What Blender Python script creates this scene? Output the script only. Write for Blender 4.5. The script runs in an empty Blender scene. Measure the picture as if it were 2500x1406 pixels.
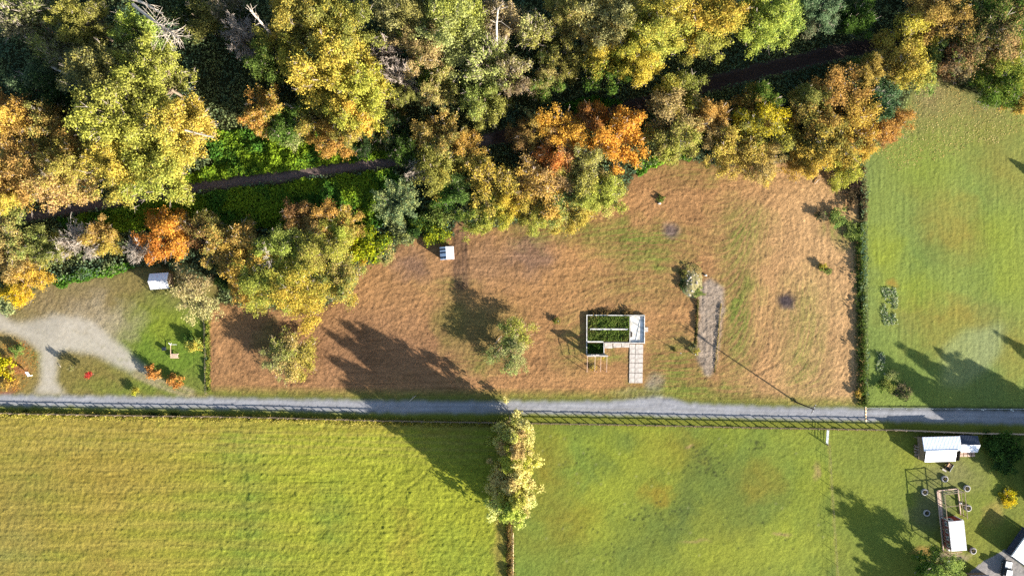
import bpy, math, random
import numpy as np
from mathutils import Vector, Matrix

random.seed(7)
R = np.random.RandomState(11)
S = bpy.context.scene
COL = S.collection

# ------------------------------------------------------------------ camera, light, exposure
H = 167.0                                   # flying height of the drone in metres
cam_d = bpy.data.cameras.new('camera')
cam_d.sensor_width = 36.0
cam_d.lens = 36.0 * H / 250.0
cam_d.clip_start = 1.0
cam_d.clip_end = 6000.0
cam = bpy.data.objects.new('camera', cam_d)
cam.location = (0, 0, H)
COL.objects.link(cam)
S.camera = cam

SUN_EL, SUN_AZ = math.radians(16.8), math.radians(124.0)
world = bpy.data.worlds.new('World')
S.world = world
world.use_nodes = True
wn = world.node_tree
sky = wn.nodes.new('ShaderNodeTexSky')
sky.sky_type = 'NISHITA'
sky.sun_disc = False
sky.sun_elevation = SUN_EL
sky.sun_rotation = SUN_AZ
wn.links.new(sky.outputs[0], wn.nodes['Background'].inputs[0])
wn.nodes['Background'].inputs[1].default_value = 0.075

sun_d = bpy.data.lights.new('sun', 'SUN')
sun_d.energy = 5.0
sun_d.angle = math.radians(0.5)
sun_d.color = (1.0, 0.935, 0.83)
sun = bpy.data.objects.new('sun', sun_d)
to_sun = Vector((math.sin(SUN_AZ) * math.cos(SUN_EL), math.cos(SUN_AZ) * math.cos(SUN_EL), math.sin(SUN_EL)))
sun.rotation_euler = (-to_sun).to_track_quat('-Z', 'Y').to_euler()
sun.location = (60, -60, 80)
COL.objects.link(sun)

S.view_settings.view_transform = 'Standard'
S.view_settings.look = 'None'
S.view_settings.gamma = 1.0
S.view_settings.use_curve_mapping = False
S.view_settings.exposure = 2.15
S.render.engine = 'CYCLES'
S.cycles.max_bounces = 5
S.cycles.transparent_max_bounces = 4
S.cycles.use_denoising = False

# ------------------------------------------------------------------ helpers
def P(px, py, z=0.0):
    """ground point seen at a pixel of the 2500 x 1406 photograph (or a point at height z)"""
    k = 0.1 * (H - z) / H
    return ((px - 1250.0) * k, (703.0 - py) * k)

def lin(c, k=1.0):
    o = []
    for v in c:
        v = v / 255.0
        o.append((v / 12.92 if v <= 0.04045 else ((v + 0.055) / 1.055) ** 2.4) * k)
    return tuple(o)

def tag(o, label=None, cat=None, group=None, kind=None):
    if label: o['label'] = label
    if cat: o['category'] = cat
    if group: o['group'] = group
    if kind: o['kind'] = kind
    return o

def empty(name, loc, rz=0.0, label=None, cat=None, group=None):
    o = bpy.data.objects.new(name, None)
    o.empty_display_size = 0.5
    o.location = loc
    o.rotation_euler = (0, 0, rz)
    COL.objects.link(o)
    return tag(o, label, cat, group)

def link(name, me, mat=None, parent=None, loc=(0, 0, 0), rot=(0, 0, 0)):
    if mat is not None and len(me.materials) == 0:
        me.materials.append(mat)
    o = bpy.data.objects.new(name, me)
    o.location = loc
    o.rotation_euler = rot
    COL.objects.link(o)
    if parent is not None:
        o.parent = parent
    return o

class MB:
    """collects boxes, bars, tubes, prisms into one mesh"""
    def __init__(self):
        self.v, self.f = [], []
    def add(self, vs, fs):
        b = len(self.v)
        self.v += [tuple(p) for p in vs]
        self.f += [tuple(i + b for i in q) for q in fs]
        return self
    def box(self, c, s, rz=0.0, rx=0.0, ry=0.0, taper=1.0):
        m = Matrix.Rotation(rz, 3, 'Z') @ Matrix.Rotation(ry, 3, 'Y') @ Matrix.Rotation(rx, 3, 'X')
        vs = []
        for k in (-1, 1):
            t = taper if k > 0 else 1.0
            for i, j in ((-1, -1), (1, -1), (1, 1), (-1, 1)):
                vs.append(Vector(c) + m @ Vector((i * s[0] / 2 * t, j * s[1] / 2 * t, k * s[2] / 2)))
        return self.add(vs, [(3, 2, 1, 0), (4, 5, 6, 7), (0, 1, 5, 4), (1, 2, 6, 5), (2, 3, 7, 6), (3, 0, 4, 7)])
    def tube(self, p0, p1, r0, r1=None, n=6, cap=True):
        r1 = r0 if r1 is None else r1
        p0, p1 = Vector(p0), Vector(p1)
        d = (p1 - p0).normalized()
        a = d.orthogonal().normalized()
        b = d.cross(a)
        vs = []
        for p, r in ((p0, r0), (p1, r1)):
            for i in range(n):
                t = 2 * math.pi * i / n
                vs.append(p + (a * math.cos(t) + b * math.sin(t)) * r)
        fs = [(i, (i + 1) % n, n + (i + 1) % n, n + i) for i in range(n)]
        if cap:
            fs += [tuple(range(n - 1, -1, -1)), tuple(range(n, 2 * n))]
        return self.add(vs, fs)
    def lathe(self, prof, n=20, c=(0, 0, 0)):
        vs, fs = [], []
        for r, z in prof:
            for i in range(n):
                t = 2 * math.pi * i / n
                vs.append((c[0] + r * math.cos(t), c[1] + r * math.sin(t), c[2] + z))
        for k in range(len(prof) - 1):
            for i in range(n):
                fs.append((k * n + i, k * n + (i + 1) % n, (k + 1) * n + (i + 1) % n, (k + 1) * n + i))
        return self.add(vs, fs)
    def mesh(self, name, mat=None, bevel=0.0, smooth=False):
        me = bpy.data.meshes.new(name)
        me.from_pydata(self.v, [], self.f)
        if bevel:
            import bmesh
            bm = bmesh.new()
            bm.from_mesh(me)
            bmesh.ops.bevel(bm, geom=list(bm.edges), offset=bevel, segments=1, affect='EDGES')
            bm.to_mesh(me)
            bm.free()
        if mat is not None:
            me.materials.append(mat)
        if smooth:
            me.polygons.foreach_set('use_smooth', [True] * len(me.polygons))
        return me
    def build(self, name, mat, parent=None, loc=(0, 0, 0), rz=0.0, bevel=0.0, smooth=False):
        return link(name, self.mesh(name, mat, bevel, smooth), None, parent, loc, (0, 0, rz))

def np_mesh(name, v, f, mat=None, smooth=False, face_attr=None, point_col=None):
    me = bpy.data.meshes.new(name)
    v = np.ascontiguousarray(v, dtype=np.float32)
    f = np.ascontiguousarray(f, dtype=np.int32)
    k = f.shape[1]
    me.vertices.add(len(v)); me.vertices.foreach_set('co', v.ravel())
    me.loops.add(f.size); me.loops.foreach_set('vertex_index', f.ravel())
    me.polygons.add(len(f))
    me.polygons.foreach_set('loop_start', np.arange(0, f.size, k, dtype=np.int32))
    me.polygons.foreach_set('loop_total', np.full(len(f), k, dtype=np.int32))
    if smooth:
        me.polygons.foreach_set('use_smooth', np.ones(len(f), dtype=bool))
    me.update(calc_edges=True)
    if face_attr:
        for an, av in face_attr.items():
            a = me.attributes.new(an, 'FLOAT', 'FACE')
            a.data.foreach_set('value', np.ascontiguousarray(av, dtype=np.float32))
    if point_col is not None:
        a = me.attributes.new('albedo', 'FLOAT_COLOR', 'POINT')
        c = np.ones((len(v), 4), dtype=np.float32)
        c[:, :3] = point_col
        a.data.foreach_set('color', c.ravel())
    if mat is not None:
        me.materials.append(mat)
    return me

# ------------------------------------------------------------------ noise on arrays
def vnoise(x, y, seed=0):
    rs = np.random.RandomState(seed)
    T = rs.rand(256, 256).astype(np.float32)
    xi = np.floor(x).astype(int); yi = np.floor(y).astype(int)
    fx = (x - xi); fy = (y - yi)
    fx = fx * fx * (3 - 2 * fx); fy = fy * fy * (3 - 2 * fy)
    a = T[yi & 255, xi & 255]; b = T[yi & 255, (xi + 1) & 255]
    c = T[(yi + 1) & 255, xi & 255]; d = T[(yi + 1) & 255, (xi + 1) & 255]
    return (a * (1 - fx) + b * fx) * (1 - fy) + (c * (1 - fx) + d * fx) * fy

def fbm(x, y, scale, seed=0, oct=4, gain=0.5):
    o = 0.0; a = 1.0; t = 0.0
    x = x / scale; y = y / scale
    for i in range(oct):
        ca, sa = math.cos(0.5 * i + .3), math.sin(0.5 * i + .3)
        o = o + a * vnoise(x * ca - y * sa + 17.3 * i, x * sa + y * ca + 9.1 * i, seed + i)
        t += a; a *= gain; x = x * 2.03; y = y * 2.03
    return o / t

def blur(a, n, it=2):
    if n < 1: return a
    for _ in range(it):
        for ax in (0, 1):
            p = np.pad(a, [(n + 1, n) if i == ax else (0, 0) for i in (0, 1)], mode='edge')
            c = np.cumsum(p, axis=ax)
            if ax == 0: a = (c[2 * n + 1:] - c[:-2 * n - 1]) / (2 * n + 1)
            else: a = (c[:, 2 * n + 1:] - c[:, :-2 * n - 1]) / (2 * n + 1)
    return a

def inside(px, py, poly):
    m = np.zeros(px.shape, dtype=bool)
    n = len(poly)
    for i in range(n):
        x0, y0 = poly[i]; x1, y1 = poly[(i + 1) % n]
        if y0 == y1: continue
        c = ((y0 <= py) & (py < y1)) | ((y1 <= py) & (py < y0))
        m ^= c & (px < (x1 - x0) * (py - y0) / (y1 - y0) + x0)
    return m

def seg_dist(px, py, line):
    d = np.full(px.shape, 1e9)
    for (x0, y0), (x1, y1) in zip(line[:-1], line[1:]):
        dx, dy = x1 - x0, y1 - y0
        t = np.clip(((px - x0) * dx + (py - y0) * dy) / (dx * dx + dy * dy), 0, 1)
        d = np.minimum(d, np.hypot(px - x0 - t * dx, py - y0 - t * dy))
    return d

# ------------------------------------------------------------------ materials
def mat(name, col, rough=0.8, var=0.15, scale=3.0, bump=0.0, spec=0.25, metal=0.0, col2=None, stretch=None):
    m = bpy.data.materials.new(name)
    m.use_nodes = True
    nt = m.node_tree; n = nt.nodes; l = nt.links
    b = n['Principled BSDF']
    b.inputs['Roughness'].default_value = rough
    b.inputs['Specular IOR Level'].default_value = spec
    b.inputs['Metallic'].default_value = metal
    tc = n.new('ShaderNodeTexCoord')
    nz = n.new('ShaderNodeTexNoise')
    nz.inputs['Scale'].default_value = scale
    nz.inputs['Detail'].default_value = 6
    src = tc.outputs['Object']
    if stretch:
        mp = n.new('ShaderNodeMapping'); mp.inputs['Scale'].default_value = stretch
        l.new(src, mp.inputs[0]); src = mp.outputs[0]
    l.new(src, nz.inputs[0])
    r = n.new('ShaderNodeValToRGB')
    c = lin(col); c2 = lin(col2) if col2 else tuple(v * (1 - 2 * var) for v in c)
    r.color_ramp.elements[0].position = 0.32; r.color_ramp.elements[1].position = 0.68
    r.color_ramp.elements[0].color = (*c2, 1)
    r.color_ramp.elements[1].color = (*[min(0.9, v * (1 + var)) for v in c], 1)
    l.new(nz.outputs[0], r.inputs[0]); l.new(r.outputs[0], b.inputs['Base Color'])
    if bump:
        bp = n.new('ShaderNodeBump'); bp.inputs['Strength'].default_value = 0.6
        bp.inputs['Distance'].default_value = bump
        l.new(nz.outputs[0], bp.inputs['Height']); l.new(bp.outputs[0], b.inputs['Normal'])
    return m

def ground_mat(name, fine=2.2, bump=0.12, var=0.35, stretch=(1, 1, 1)):
    m = bpy.data.materials.new(name); m.use_nodes = True
    nt = m.node_tree; n = nt.nodes; l = nt.links
    b = n['Principled BSDF']; b.inputs['Roughness'].default_value = 0.95; b.inputs['Specular IOR Level'].default_value = 0.08
    at = n.new('ShaderNodeAttribute'); at.attribute_name = 'albedo'
    tc = n.new('ShaderNodeTexCoord')
    mp = n.new('ShaderNodeMapping'); mp.inputs['Scale'].default_value = stretch
    l.new(tc.outputs['Object'], mp.inputs[0])
    n1 = n.new('ShaderNodeTexNoise'); n1.inputs['Scale'].default_value = fine; n1.inputs['Detail'].default_value = 5
    n1.inputs['Roughness'].default_value = 0.65
    l.new(mp.outputs[0], n1.inputs[0])
    mr = n.new('ShaderNodeMapRange')
    mr.inputs[1].default_value = 0.3; mr.inputs[2].default_value = 0.7
    mr.inputs[3].default_value = 1 - var; mr.inputs[4].default_value = 1 + var
    l.new(n1.outputs[0], mr.inputs[0])
    mx = n.new('ShaderNodeVectorMath'); mx.operation = 'SCALE'
    l.new(at.outputs['Color'], mx.inputs[0]); l.new(mr.outputs[0], mx.inputs['Scale'])
    l.new(mx.outputs[0], b.inputs['Base Color'])
    bp = n.new('ShaderNodeBump'); bp.inputs['Strength'].default_value = 0.8; bp.inputs['Distance'].default_value = bump
    l.new(n1.outputs[0], bp.inputs['Height']); l.new(bp.outputs[0], b.inputs['Normal'])
    return m

def leaf_mat(name='leaf'):
    m = bpy.data.materials.new(name); m.use_nodes = True
    nt = m.node_tree; n = nt.nodes; l = nt.links
    for x in list(n): n.remove(x)
    out = n.new('ShaderNodeOutputMaterial')
    A = n.new('ShaderNodeAttribute'); A.attribute_type = 'OBJECT'; A.attribute_name = 'leaf_a'
    B = n.new('ShaderNodeAttribute'); B.attribute_type = 'OBJECT'; B.attribute_name = 'leaf_b'
    T = n.new('ShaderNodeAttribute'); T.attribute_name = 'tone'
    Lb = n.new('ShaderNodeAttribute'); Lb.attribute_name = 'lobe'
    ad = n.new('ShaderNodeMath'); ad.operation = 'MULTIPLY_ADD'
    ad.inputs[1].default_value = 0.6
    l.new(T.outputs['Fac'], ad.inputs[0]); l.new(Lb.outputs['Fac'], ad.inputs[2])
    mr = n.new('ShaderNodeMapRange'); mr.interpolation_type = 'SMOOTHSTEP'
    mr.inputs[1].default_value = 0.35; mr.inputs[2].default_value = 1.2
    l.new(ad.outputs[0], mr.inputs[0])
    mx = n.new('ShaderNodeMix'); mx.data_type = 'RGBA'
    l.new(mr.outputs[0], mx.inputs[0]); l.new(A.outputs['Color'], mx.inputs[6]); l.new(B.outputs['Color'], mx.inputs[7])
    v = n.new('ShaderNodeMapRange'); v.inputs[3].default_value = 0.7; v.inputs[4].default_value = 1.22
    fr = n.new('ShaderNodeMath'); fr.operation = 'FRACT'
    ml = n.new('ShaderNodeMath'); ml.operation = 'MULTIPLY'; ml.inputs[1].default_value = 7.31
    l.new(T.outputs['Fac'], ml.inputs[0]); l.new(ml.outputs[0], fr.inputs[0]); l.new(fr.outputs[0], v.inputs[0])
    sc = n.new('ShaderNodeVectorMath'); sc.operation = 'SCALE'
    l.new(mx.outputs[2], sc.inputs[0]); l.new(v.outputs[0], sc.inputs['Scale'])
    d = n.new('ShaderNodeBsdfDiffuse'); t = n.new('ShaderNodeBsdfTranslucent')
    ms = n.new('ShaderNodeMixShader'); ms.inputs[0].default_value = 0.42
    l.new(sc.outputs[0], d.inputs[0]); l.new(sc.outputs[0], t.inputs[0])
    l.new(d.outputs[0], ms.inputs[1]); l.new(t.outputs[0], ms.inputs[2]); l.new(ms.outputs[0], out.inputs[0])
    return m

LEAF = leaf_mat()
BARK = mat('bark', (120, 104, 88), 0.9, 0.25, 4, 0.03)
PALEBARK = mat('pale_bark', (172, 160, 146), 0.85, 0.2, 3, 0.02)
GREYTWIG = mat('grey_twig', (164, 150, 138), 0.9, 0.15, 2)
TANTWIG = mat('tan_twig', (150, 132, 100), 0.9, 0.15, 2)
WOOD = mat('weathered_wood', (128, 110, 90), 0.85, 0.2, 3, 0.01, stretch=(1, 1, 6))
PINKWOOD = mat('bleached_wood', (188, 160, 142), 0.85, 0.15, 3)
CONC = mat('concrete', (170, 162, 154), 0.9, 0.1, 1.2, 0.02, col2=(138, 130, 122))
WHITECONC = mat('whitewashed_concrete', (200, 198, 194), 0.85, 0.06, 1.3, 0.01, col2=(150, 146, 138))
WHITE = mat('white_paint', (224, 224, 222), 0.6, 0.05, 2)
BRIGHTROOF = mat('bright_sheet_metal', (232, 232, 230), 0.45, 0.03, 1)
ROOFGREY = mat('grey_sheet_metal', (222, 226, 232), 0.5, 0.05, 0.9, col2=(194, 198, 208))
ROOFWHITE = mat('white_sheet_metal', (194, 194, 198), 0.5, 0.06, 1.4, col2=(160, 158, 158))
ROOFDARK = mat('dark_sheet_metal', (52, 58, 74), 0.5, 0.15, 0.8)
RUSTROOF = mat('faded_pink_sheet', (206, 176, 166), 0.7, 0.12, 1.5)
REDWALL = mat('red_boards', (128, 52, 42), 0.8, 0.15, 2)
DARKWOOD = mat('dark_wood', (60, 52, 44), 0.85, 0.2, 2)
GLASS = mat('dark_glass', (28, 36, 44), 0.12, 0.1, 1, spec=0.5)
STEEL = mat('galvanised_steel', (164, 170, 172), 0.4, 0.1, 3, metal=0.6)
WIRE = mat('rusty_wire', (96, 88, 78), .8, .1, 2)
RUBBER = mat('weathered_rubber', (146, 142, 138), 0.9, 0.12, 3)
SOIL = mat('planter_soil', (62, 56, 48), 0.95, 0.3, 4, 0.05)
STONE = mat('field_stone', (164, 154, 142), 0.9, 0.15, 2, 0.04)
DARKPAINT = mat('dark_vehicle_paint', (30, 36, 44), 0.35, 0.1, 2, spec=0.5)
TUB = mat('pale_tub_plastic', (206, 224, 222), 0.4, 0.05, 1)
CREAM = mat('cream_paint', (226, 206, 160), 0.7, 0.1, 2)
RUST = mat('rusty_paint', (150, 98, 66), 0.8, 0.2, 3)

# ------------------------------------------------------------------ ground, one height field cut into named pieces
GK = 0.40                                   # photograph brightness to base colour
g = 0.3
xs = np.arange(-141, 141 + 1e-6, g); ys = np.arange(-86.1, 86.1 + 1e-6, g)
X, Y = np.meshgrid(xs, ys)
PX = X * 10 + 1250; PY = 703 - Y * 10
wx = (fbm(X, Y, 3.0, 3) - .5) * 26; wy = (fbm(X, Y, 3.0, 5) - .5) * 26
wfx = (fbm(X, Y, 1.0, 23) - .5) * 10; wfy = (fbm(X, Y, 1.0, 25) - .5) * 10

LANE_TOP = [(-200, 963), (0, 964), (300, 968), (620, 973), (935, 979), (1250, 980), (1480, 981), (1560, 972), (1620, 968), (1680, 984), (1870, 993), (2110, 998), (2500, 1003), (2700, 1006)]
LANE_BOT = [(-200, 988), (0, 990), (620, 999), (940, 1008), (1250, 1008), (1560, 1014), (1870, 1022), (2200, 1029), (2500, 1035), (2700, 1038)]
LANE = LANE_TOP + LANE_BOT[::-1]
FENCE_Y = [(-200, 1004), (0, 1007), (300, 1013), (620, 1017), (950, 1026), (1240, 1031), (1560, 1036), (1870, 1043), (2180, 1048), (2360, 1056), (2500, 1059), (2700, 1063)]
def fy(px):
    return float(np.interp(px, [a for a, b in FENCE_Y], [b for a, b in FENCE_Y]))
FIELD = [(506, 780), (540, 740), (600, 750), (760, 765), (860, 720), (880, 655), (960, 625), (985, 585), (1110, 575), (1112, 545), (1140, 545), (1140, 565), (1270, 545), (1520, 480), (1556, 418), (1640, 392), (1700, 395), (1760, 410), (1900, 395), (2060, 400), (2096, 420), (2098, 700), (2112, 986), (2060, 990), (1900, 984), (1660, 972), (1560, 972), (1250, 968), (880, 966), (640, 962), (508, 958)]
LAWN = [(2108, 390), (2180, 310), (2230, 215), (2300, 195), (2420, 250), (2500, 240), (2720, 200), (2720, 996), (2116, 992)]
YARD = [(-200, 720), (0, 740), (100, 705), (140, 690), (250, 678), (330, 655), (400, 655), (540, 690), (506, 790), (508, 964), (620, 973), (300, 969), (0, 965), (-200, 964)]
DRIVE1 = [(-200, 770), (0, 765), (40, 790), (140, 770), (200, 775), (250, 820), (265, 850), (220, 862), (165, 852), (140, 868), (135, 930), (160, 962), (80, 962), (98, 930), (100, 860), (70, 830), (20, 812), (-200, 800)]
TRAIL = [(-250, 580), (-30, 545), (120, 520), (300, 492), (500, 455), (700, 430), (850, 408), (980, 395), (1100, 360), (1250, 330), (1430, 290), (1560, 260), (1700, 215), (1850, 175), (2000, 140), (2110, 115), (2300, 60), (2500, 10)]
DIRT = [(1708, 700), (1735, 680), (1764, 700), (1768, 745), (1758, 800), (1752, 870), (1742, 905), (1728, 920), (1716, 905), (1700, 870), (1702, 800), (1706, 745)]
CONCYARD = [(2362, 1420), (2362, 1400), (2400, 1370), (2440, 1348), (2452, 1340), (2500, 1385), (2720, 1480), (2720, 1560), (2300, 1560)]

m_lane = inside(PX + wfx * .8, PY + wfy * .8, LANE)
m_field = inside(PX + wfx * 1.2, PY + wfy * 1.2, FIELD)
m_lawn = inside(PX + wfx * .3, PY + wfy * .3, LAWN)
m_yard = inside(PX, PY, YARD)
br = np.full(PX.shape, 99.0)
for a_, b_, w0, w1 in (((210, 815), (290, 868), 34, 24), ((290, 868), (340, 902), 24, 13), ((340, 902), (385, 930), 13, 7)):
    dx_, dy_ = b_[0] - a_[0], b_[1] - a_[1]
    t_ = np.clip(((PX + wfx * .6 - a_[0]) * dx_ + (PY + wfy * .6 - a_[1]) * dy_) / (dx_ ** 2 + dy_ ** 2), 0, 1)
    br = np.minimum(br, np.hypot(PX + wfx * .6 - a_[0] - t_ * dx_, PY + wfy * .6 - a_[1] - t_ * dy_) / (w0 + (w1 - w0) * t_))
m_drive = (inside(PX + wx * .35, PY + wy * .35, DRIVE1) | (br < 1)) & m_yard
south = PY > np.interp(PX, [a for a, b in FENCE_Y], [b for a, b in FENCE_Y])
lane_lo = np.interp(PX, [a for a, b in LANE_BOT], [b for a, b in LANE_BOT])
lane_hi = np.interp(PX, [a for a, b in LANE_TOP], [b for a, b in LANE_TOP])
m_verge = (~south) & (PY > lane_hi - 30)
m_meadow = south & (PX < 1246)
east_x = 2018 + (PY - 1048) * 24 / 358
m_pasture = south & (PX >= 1246) & (PX < east_x)
m_paddock = south & (PX >= east_x)
m_concyard = inside(PX, PY, CONCYARD)
td = seg_dist(PX + wfx, PY + wfy, TRAIL)
tw = np.interp(PX, [0, 900, 1300, 2000, 2500], [12, 11, 15, 17, 15])
m_trail = td < tw
m_dirt = inside(PX + wfx + wx * .3, PY + wfy + wx * .6, DIRT)
m_forest = ~(m_lane | m_field | m_lawn | m_yard | m_verge | south)

# --- direction-smeared streaks left by the mower
fd = blur(m_field.astype(np.float32), 24, 3)
gy_, gx_ = np.gradient(fd)
ang_edge = np.arctan2(gx_, -gy_)                    # along the border
edge_w = np.clip(np.hypot(gx_, gy_) * 60, 0, 1)
east = np.clip((PX - 1700) / 150, 0, 1)
ang0 = (fbm(X, Y, 22, 31, 2) - .5) * 1.3
ux = np.cos(ang0) * (1 - east) + .1 * east; uy = np.sin(ang0) * (1 - east) + east * (1 + .0 * X)
ex, ey = np.cos(ang_edge), np.sin(ang_edge)
sg = np.sign(ux * ex + uy * ey); sg[sg == 0] = 1
ux = ux * (1 - edge_w) + ex * sg * edge_w; uy = uy * (1 - edge_w) + ey * sg * edge_w
un = np.hypot(ux, uy) + 1e-6; ux /= un; uy /= un
def lic(ux, uy, n, seed, step=1.0):
    N = np.random.RandomState(seed).rand(*X.shape).astype(np.float32)
    I, J = np.meshgrid(np.arange(X.shape[1]), np.arange(X.shape[0]))
    acc = N.copy(); c = 1
    for s in (1, -1):
        fx_, fy_ = I.astype(np.float32), J.astype(np.float32)
        for k in range(n):
            ii = np.clip(np.rint(fx_).astype(int), 0, X.shape[1] - 1); jj = np.clip(np.rint(fy_).astype(int), 0, X.shape[0] - 1)
            fx_ = fx_ + s * ux[jj, ii] * step; fy_ = fy_ + s * uy[jj, ii] * step
            ii = np.clip(np.rint(fx_).astype(int), 0, X.shape[1] - 1); jj = np.clip(np.rint(fy_).astype(int), 0, X.shape[0] - 1)
            acc += N[jj, ii]; c += 1
    acc /= c
    return (acc - acc.mean()) / acc.std()
streak = lic(ux, uy, 3, 41)
streak2 = lic(ux, uy, 22, 43); streak2 /= streak2.std()
hor = lic(np.ones_like(X), np.zeros_like(X), 10, 47)
ver = lic(np.zeros_like(X), np.ones_like(X), 10, 49)
white = np.random.RandomState(5).rand(*X.shape).astype(np.float32); white = .6 * white + .8 * blur(white, 1, 1); white = (white - white.mean()) / white.std()
lump = (fbm(X, Y, 1.1, 61, 3, .7) - .5) * 2
patch = (fbm(X, Y, 14, 71, 4) - .5) * 2
patch2 = (fbm(X, Y, 7, 81, 4) - .5) * 2
fine = (fbm(X, Y, .9, 91, 2) - .5) * 2

# --- colours
C = np.zeros(X.shape + (3,), dtype=np.float32)
def sc(c): return np.array(lin(c, GK), dtype=np.float32)
def put(mask, c):
    w = np.clip(mask, 0, 1).astype(np.float32)[..., None]
    C[:] = C * (1 - w) + (sc(c) if isinstance(c, tuple) else c) * w
def blob(px, py, rx, ry, warp=1.0, soft=0.45, rot=0.0):
    dx = PX + wx * warp - px; dy = PY + wy * warp - py
    if rot:
        dx, dy = dx * math.cos(rot) + dy * math.sin(rot), -dx * math.sin(rot) + dy * math.cos(rot)
    d = np.hypot(dx / rx, dy / ry)
    return np.clip((1 + soft - d) / (2 * soft), 0, 1)
def F(m, n=1): return blur(m.astype(np.float32), n, 2)

put(np.ones_like(X), (70, 72, 42))
put(np.clip(.5 + patch2, 0, 1) * .6, (58, 66, 34))
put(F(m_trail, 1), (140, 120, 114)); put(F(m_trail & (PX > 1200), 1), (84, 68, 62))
# field of cut stubble
fieldc = np.zeros_like(C)
fieldc[:] = sc((194, 146, 96))
ww = np.clip(.5 + patch * .9, 0, 1)[..., None]; fieldc = fieldc * (1 - ww * .5) + sc((182, 138, 94)) * ww * .5
ww = np.clip((PX - 1720) / 260, 0, 1)[..., None]; fieldc = fieldc * (1 - ww) + sc((216, 172, 120)) * ww
wm = F(m_field, 1)
put(wm, fieldc)
def fput(w, c): put(w * wm, c)
fput(blob(900, 870, 330, 110, 3, .6) * .5, (152, 112, 88))
fput(blob(1000, 650, 40, 40, 2) * .6, (140, 112, 100))
fput(blob(1300, 615, 60, 45, 2) * .6, (140, 112, 100))
fput(blob(1190, 640, 110, 60, 3, .6) * .4, (150, 120, 100))
for a in [(1380, 560, 120, 30, .5), (1560, 590, 110, 40, .6), (1600, 640, 60, 25, .5), (1810, 560, 60, 60, .45), (1800, 760, 42, 140, .85), (1650, 900, 60, 70, .55), (1690, 960, 140, 24, .7), (1400, 840, 40, 60, .35), (1100, 700, 50, 20, .3), (1180, 880, 60, 30, .4), (1480, 870, 40, 14, .5), (1960, 780, 60, 90, .35), (1970, 900, 50, 60, .4), (2060, 560, 46, 30, .5), (1560, 700, 120, 40, .25), (1700, 420, 90, 30, .3)]:
    fput(blob(*a[:4], 2.5, .7) * min(.95, a[4] * 1.6) * np.clip(.7 + streak2 * .3 + lump * .4, 0, 1), (122, 138, 58))
fput(blob(1100, 790, 40, 60, 2, .5) * .5, (116, 128, 56))
fput(blob(1190, 800, 70, 60, 2, .6) * .5, (116, 124, 58))
fput(blob(660, 830, 30, 40, 2) * .5, (120, 118, 60))
fput(blob(1640, 563, 20, 18, .7) * .85, (128, 110, 108))
fput(blob(1916, 735, 20, 20, .8) * .95, (84, 74, 80))
fput(blob(1918, 756, 13, 10, 1.2) * .6, (100, 88, 88))
fput(F(m_dirt, 1), (186, 166, 146))
fput(F(seg_dist(PX + wfx, PY + wfy, [(1122, 540), (1125, 640), (1128, 690)]) < 20, 1) * .7, (140, 108, 84))
for dx in (-14, -5, 6, 14):
    fput(F(seg_dist(PX + wfx * .3, PY, [(1122 + dx, 560), (1126 + dx, 700)]) < 2.2, 0) * .55, (112, 88, 70))
fput(blob(1598, 955, 22, 40, 1.5) * .75, (168, 156, 142))
fput(blob(1560, 965, 60, 14, 1.5) * .6, (164, 150, 120))
# greener hem of the field along the lane
hem = np.clip((PY - (lane_hi - 34)) / 18, 0, 1) * (PY < lane_hi + 4) * (PX > 500) * (PX < 2112)
put(hem * .85 * np.clip(.8 + .3 * lump, 0, 1), (142, 146, 66))
# verge south of the lane
put((m_verge & (PY > lane_lo - 2)).astype(np.float32), (140, 144, 56))
put(((~south) & (PY > lane_hi - 16) & (PX < 520)).astype(np.float32) * .8, (140, 146, 58))
# lawn
lawnc = np.zeros_like(C); lawnc[:] = sc((138, 156, 84))
ww = np.clip(.5 + patch * 1.1, 0, 1)[..., None]; lawnc = lawnc * (1 - ww * .55) + sc((150, 166, 68)) * ww * .55
wl = F(m_lawn, 1); put(wl, lawnc)
def lput(w, c): put(w * wl, c)
for a in [(2330, 565, 70, 60, .6), (2300, 770, 110, 36, .65), (2340, 840, 110, 40, .5), (2480, 850, 40, 70, .6), (2440, 330, 90, 60, .4), (2250, 310, 70, 50, .3), (2480, 430, 60, 50, .4), (2290, 500, 60, 40, .3)]:
    lput(blob(*a[:4], 2.5, .7) * min(.9, a[4] * 1.25) * np.clip(.8 + .4 * patch2 + .2 * lump, 0, 1), (170, 144, 66))
for a in [(2160, 620, 36, 50, .6), (2250, 400, 60, 60, .35), (2450, 580, 60, 60, .4), (2470, 690, 70, 50, .4), (2220, 700, 60, 40, .4)]:
    lput(blob(*a[:4], 2.5, .7) * a[4], (168, 178, 44))
for a in [(2150, 900, 40, 90, .5), (2260, 620, 50, 40, .4), (2230, 930, 60, 60, .4)]:
    lput(blob(*a[:4], 2.5, .7) * a[4], (112, 140, 66))
lput(F(inside(PX + wx * .5, PY + wy * .5, [(2302, 848), (2350, 808), (2452, 786), (2446, 850), (2410, 905), (2350, 945), (2300, 940)]), 3) * .9, (166, 176, 118))
lput(blob(2290, 225, 70, 45, 2, .7) * .7, (164, 136, 100))
lput(blob(2360, 260, 90, 40, 2, .8) * .5, (160, 140, 96))
lput(np.clip(.5 + np.sin(PX / 26 + patch * .4) * .5, 0, 1) * .22, (176, 184, 84))
lput(blob(2180, 688, 14, 10, 1) * .6, (184, 136, 66))
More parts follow.
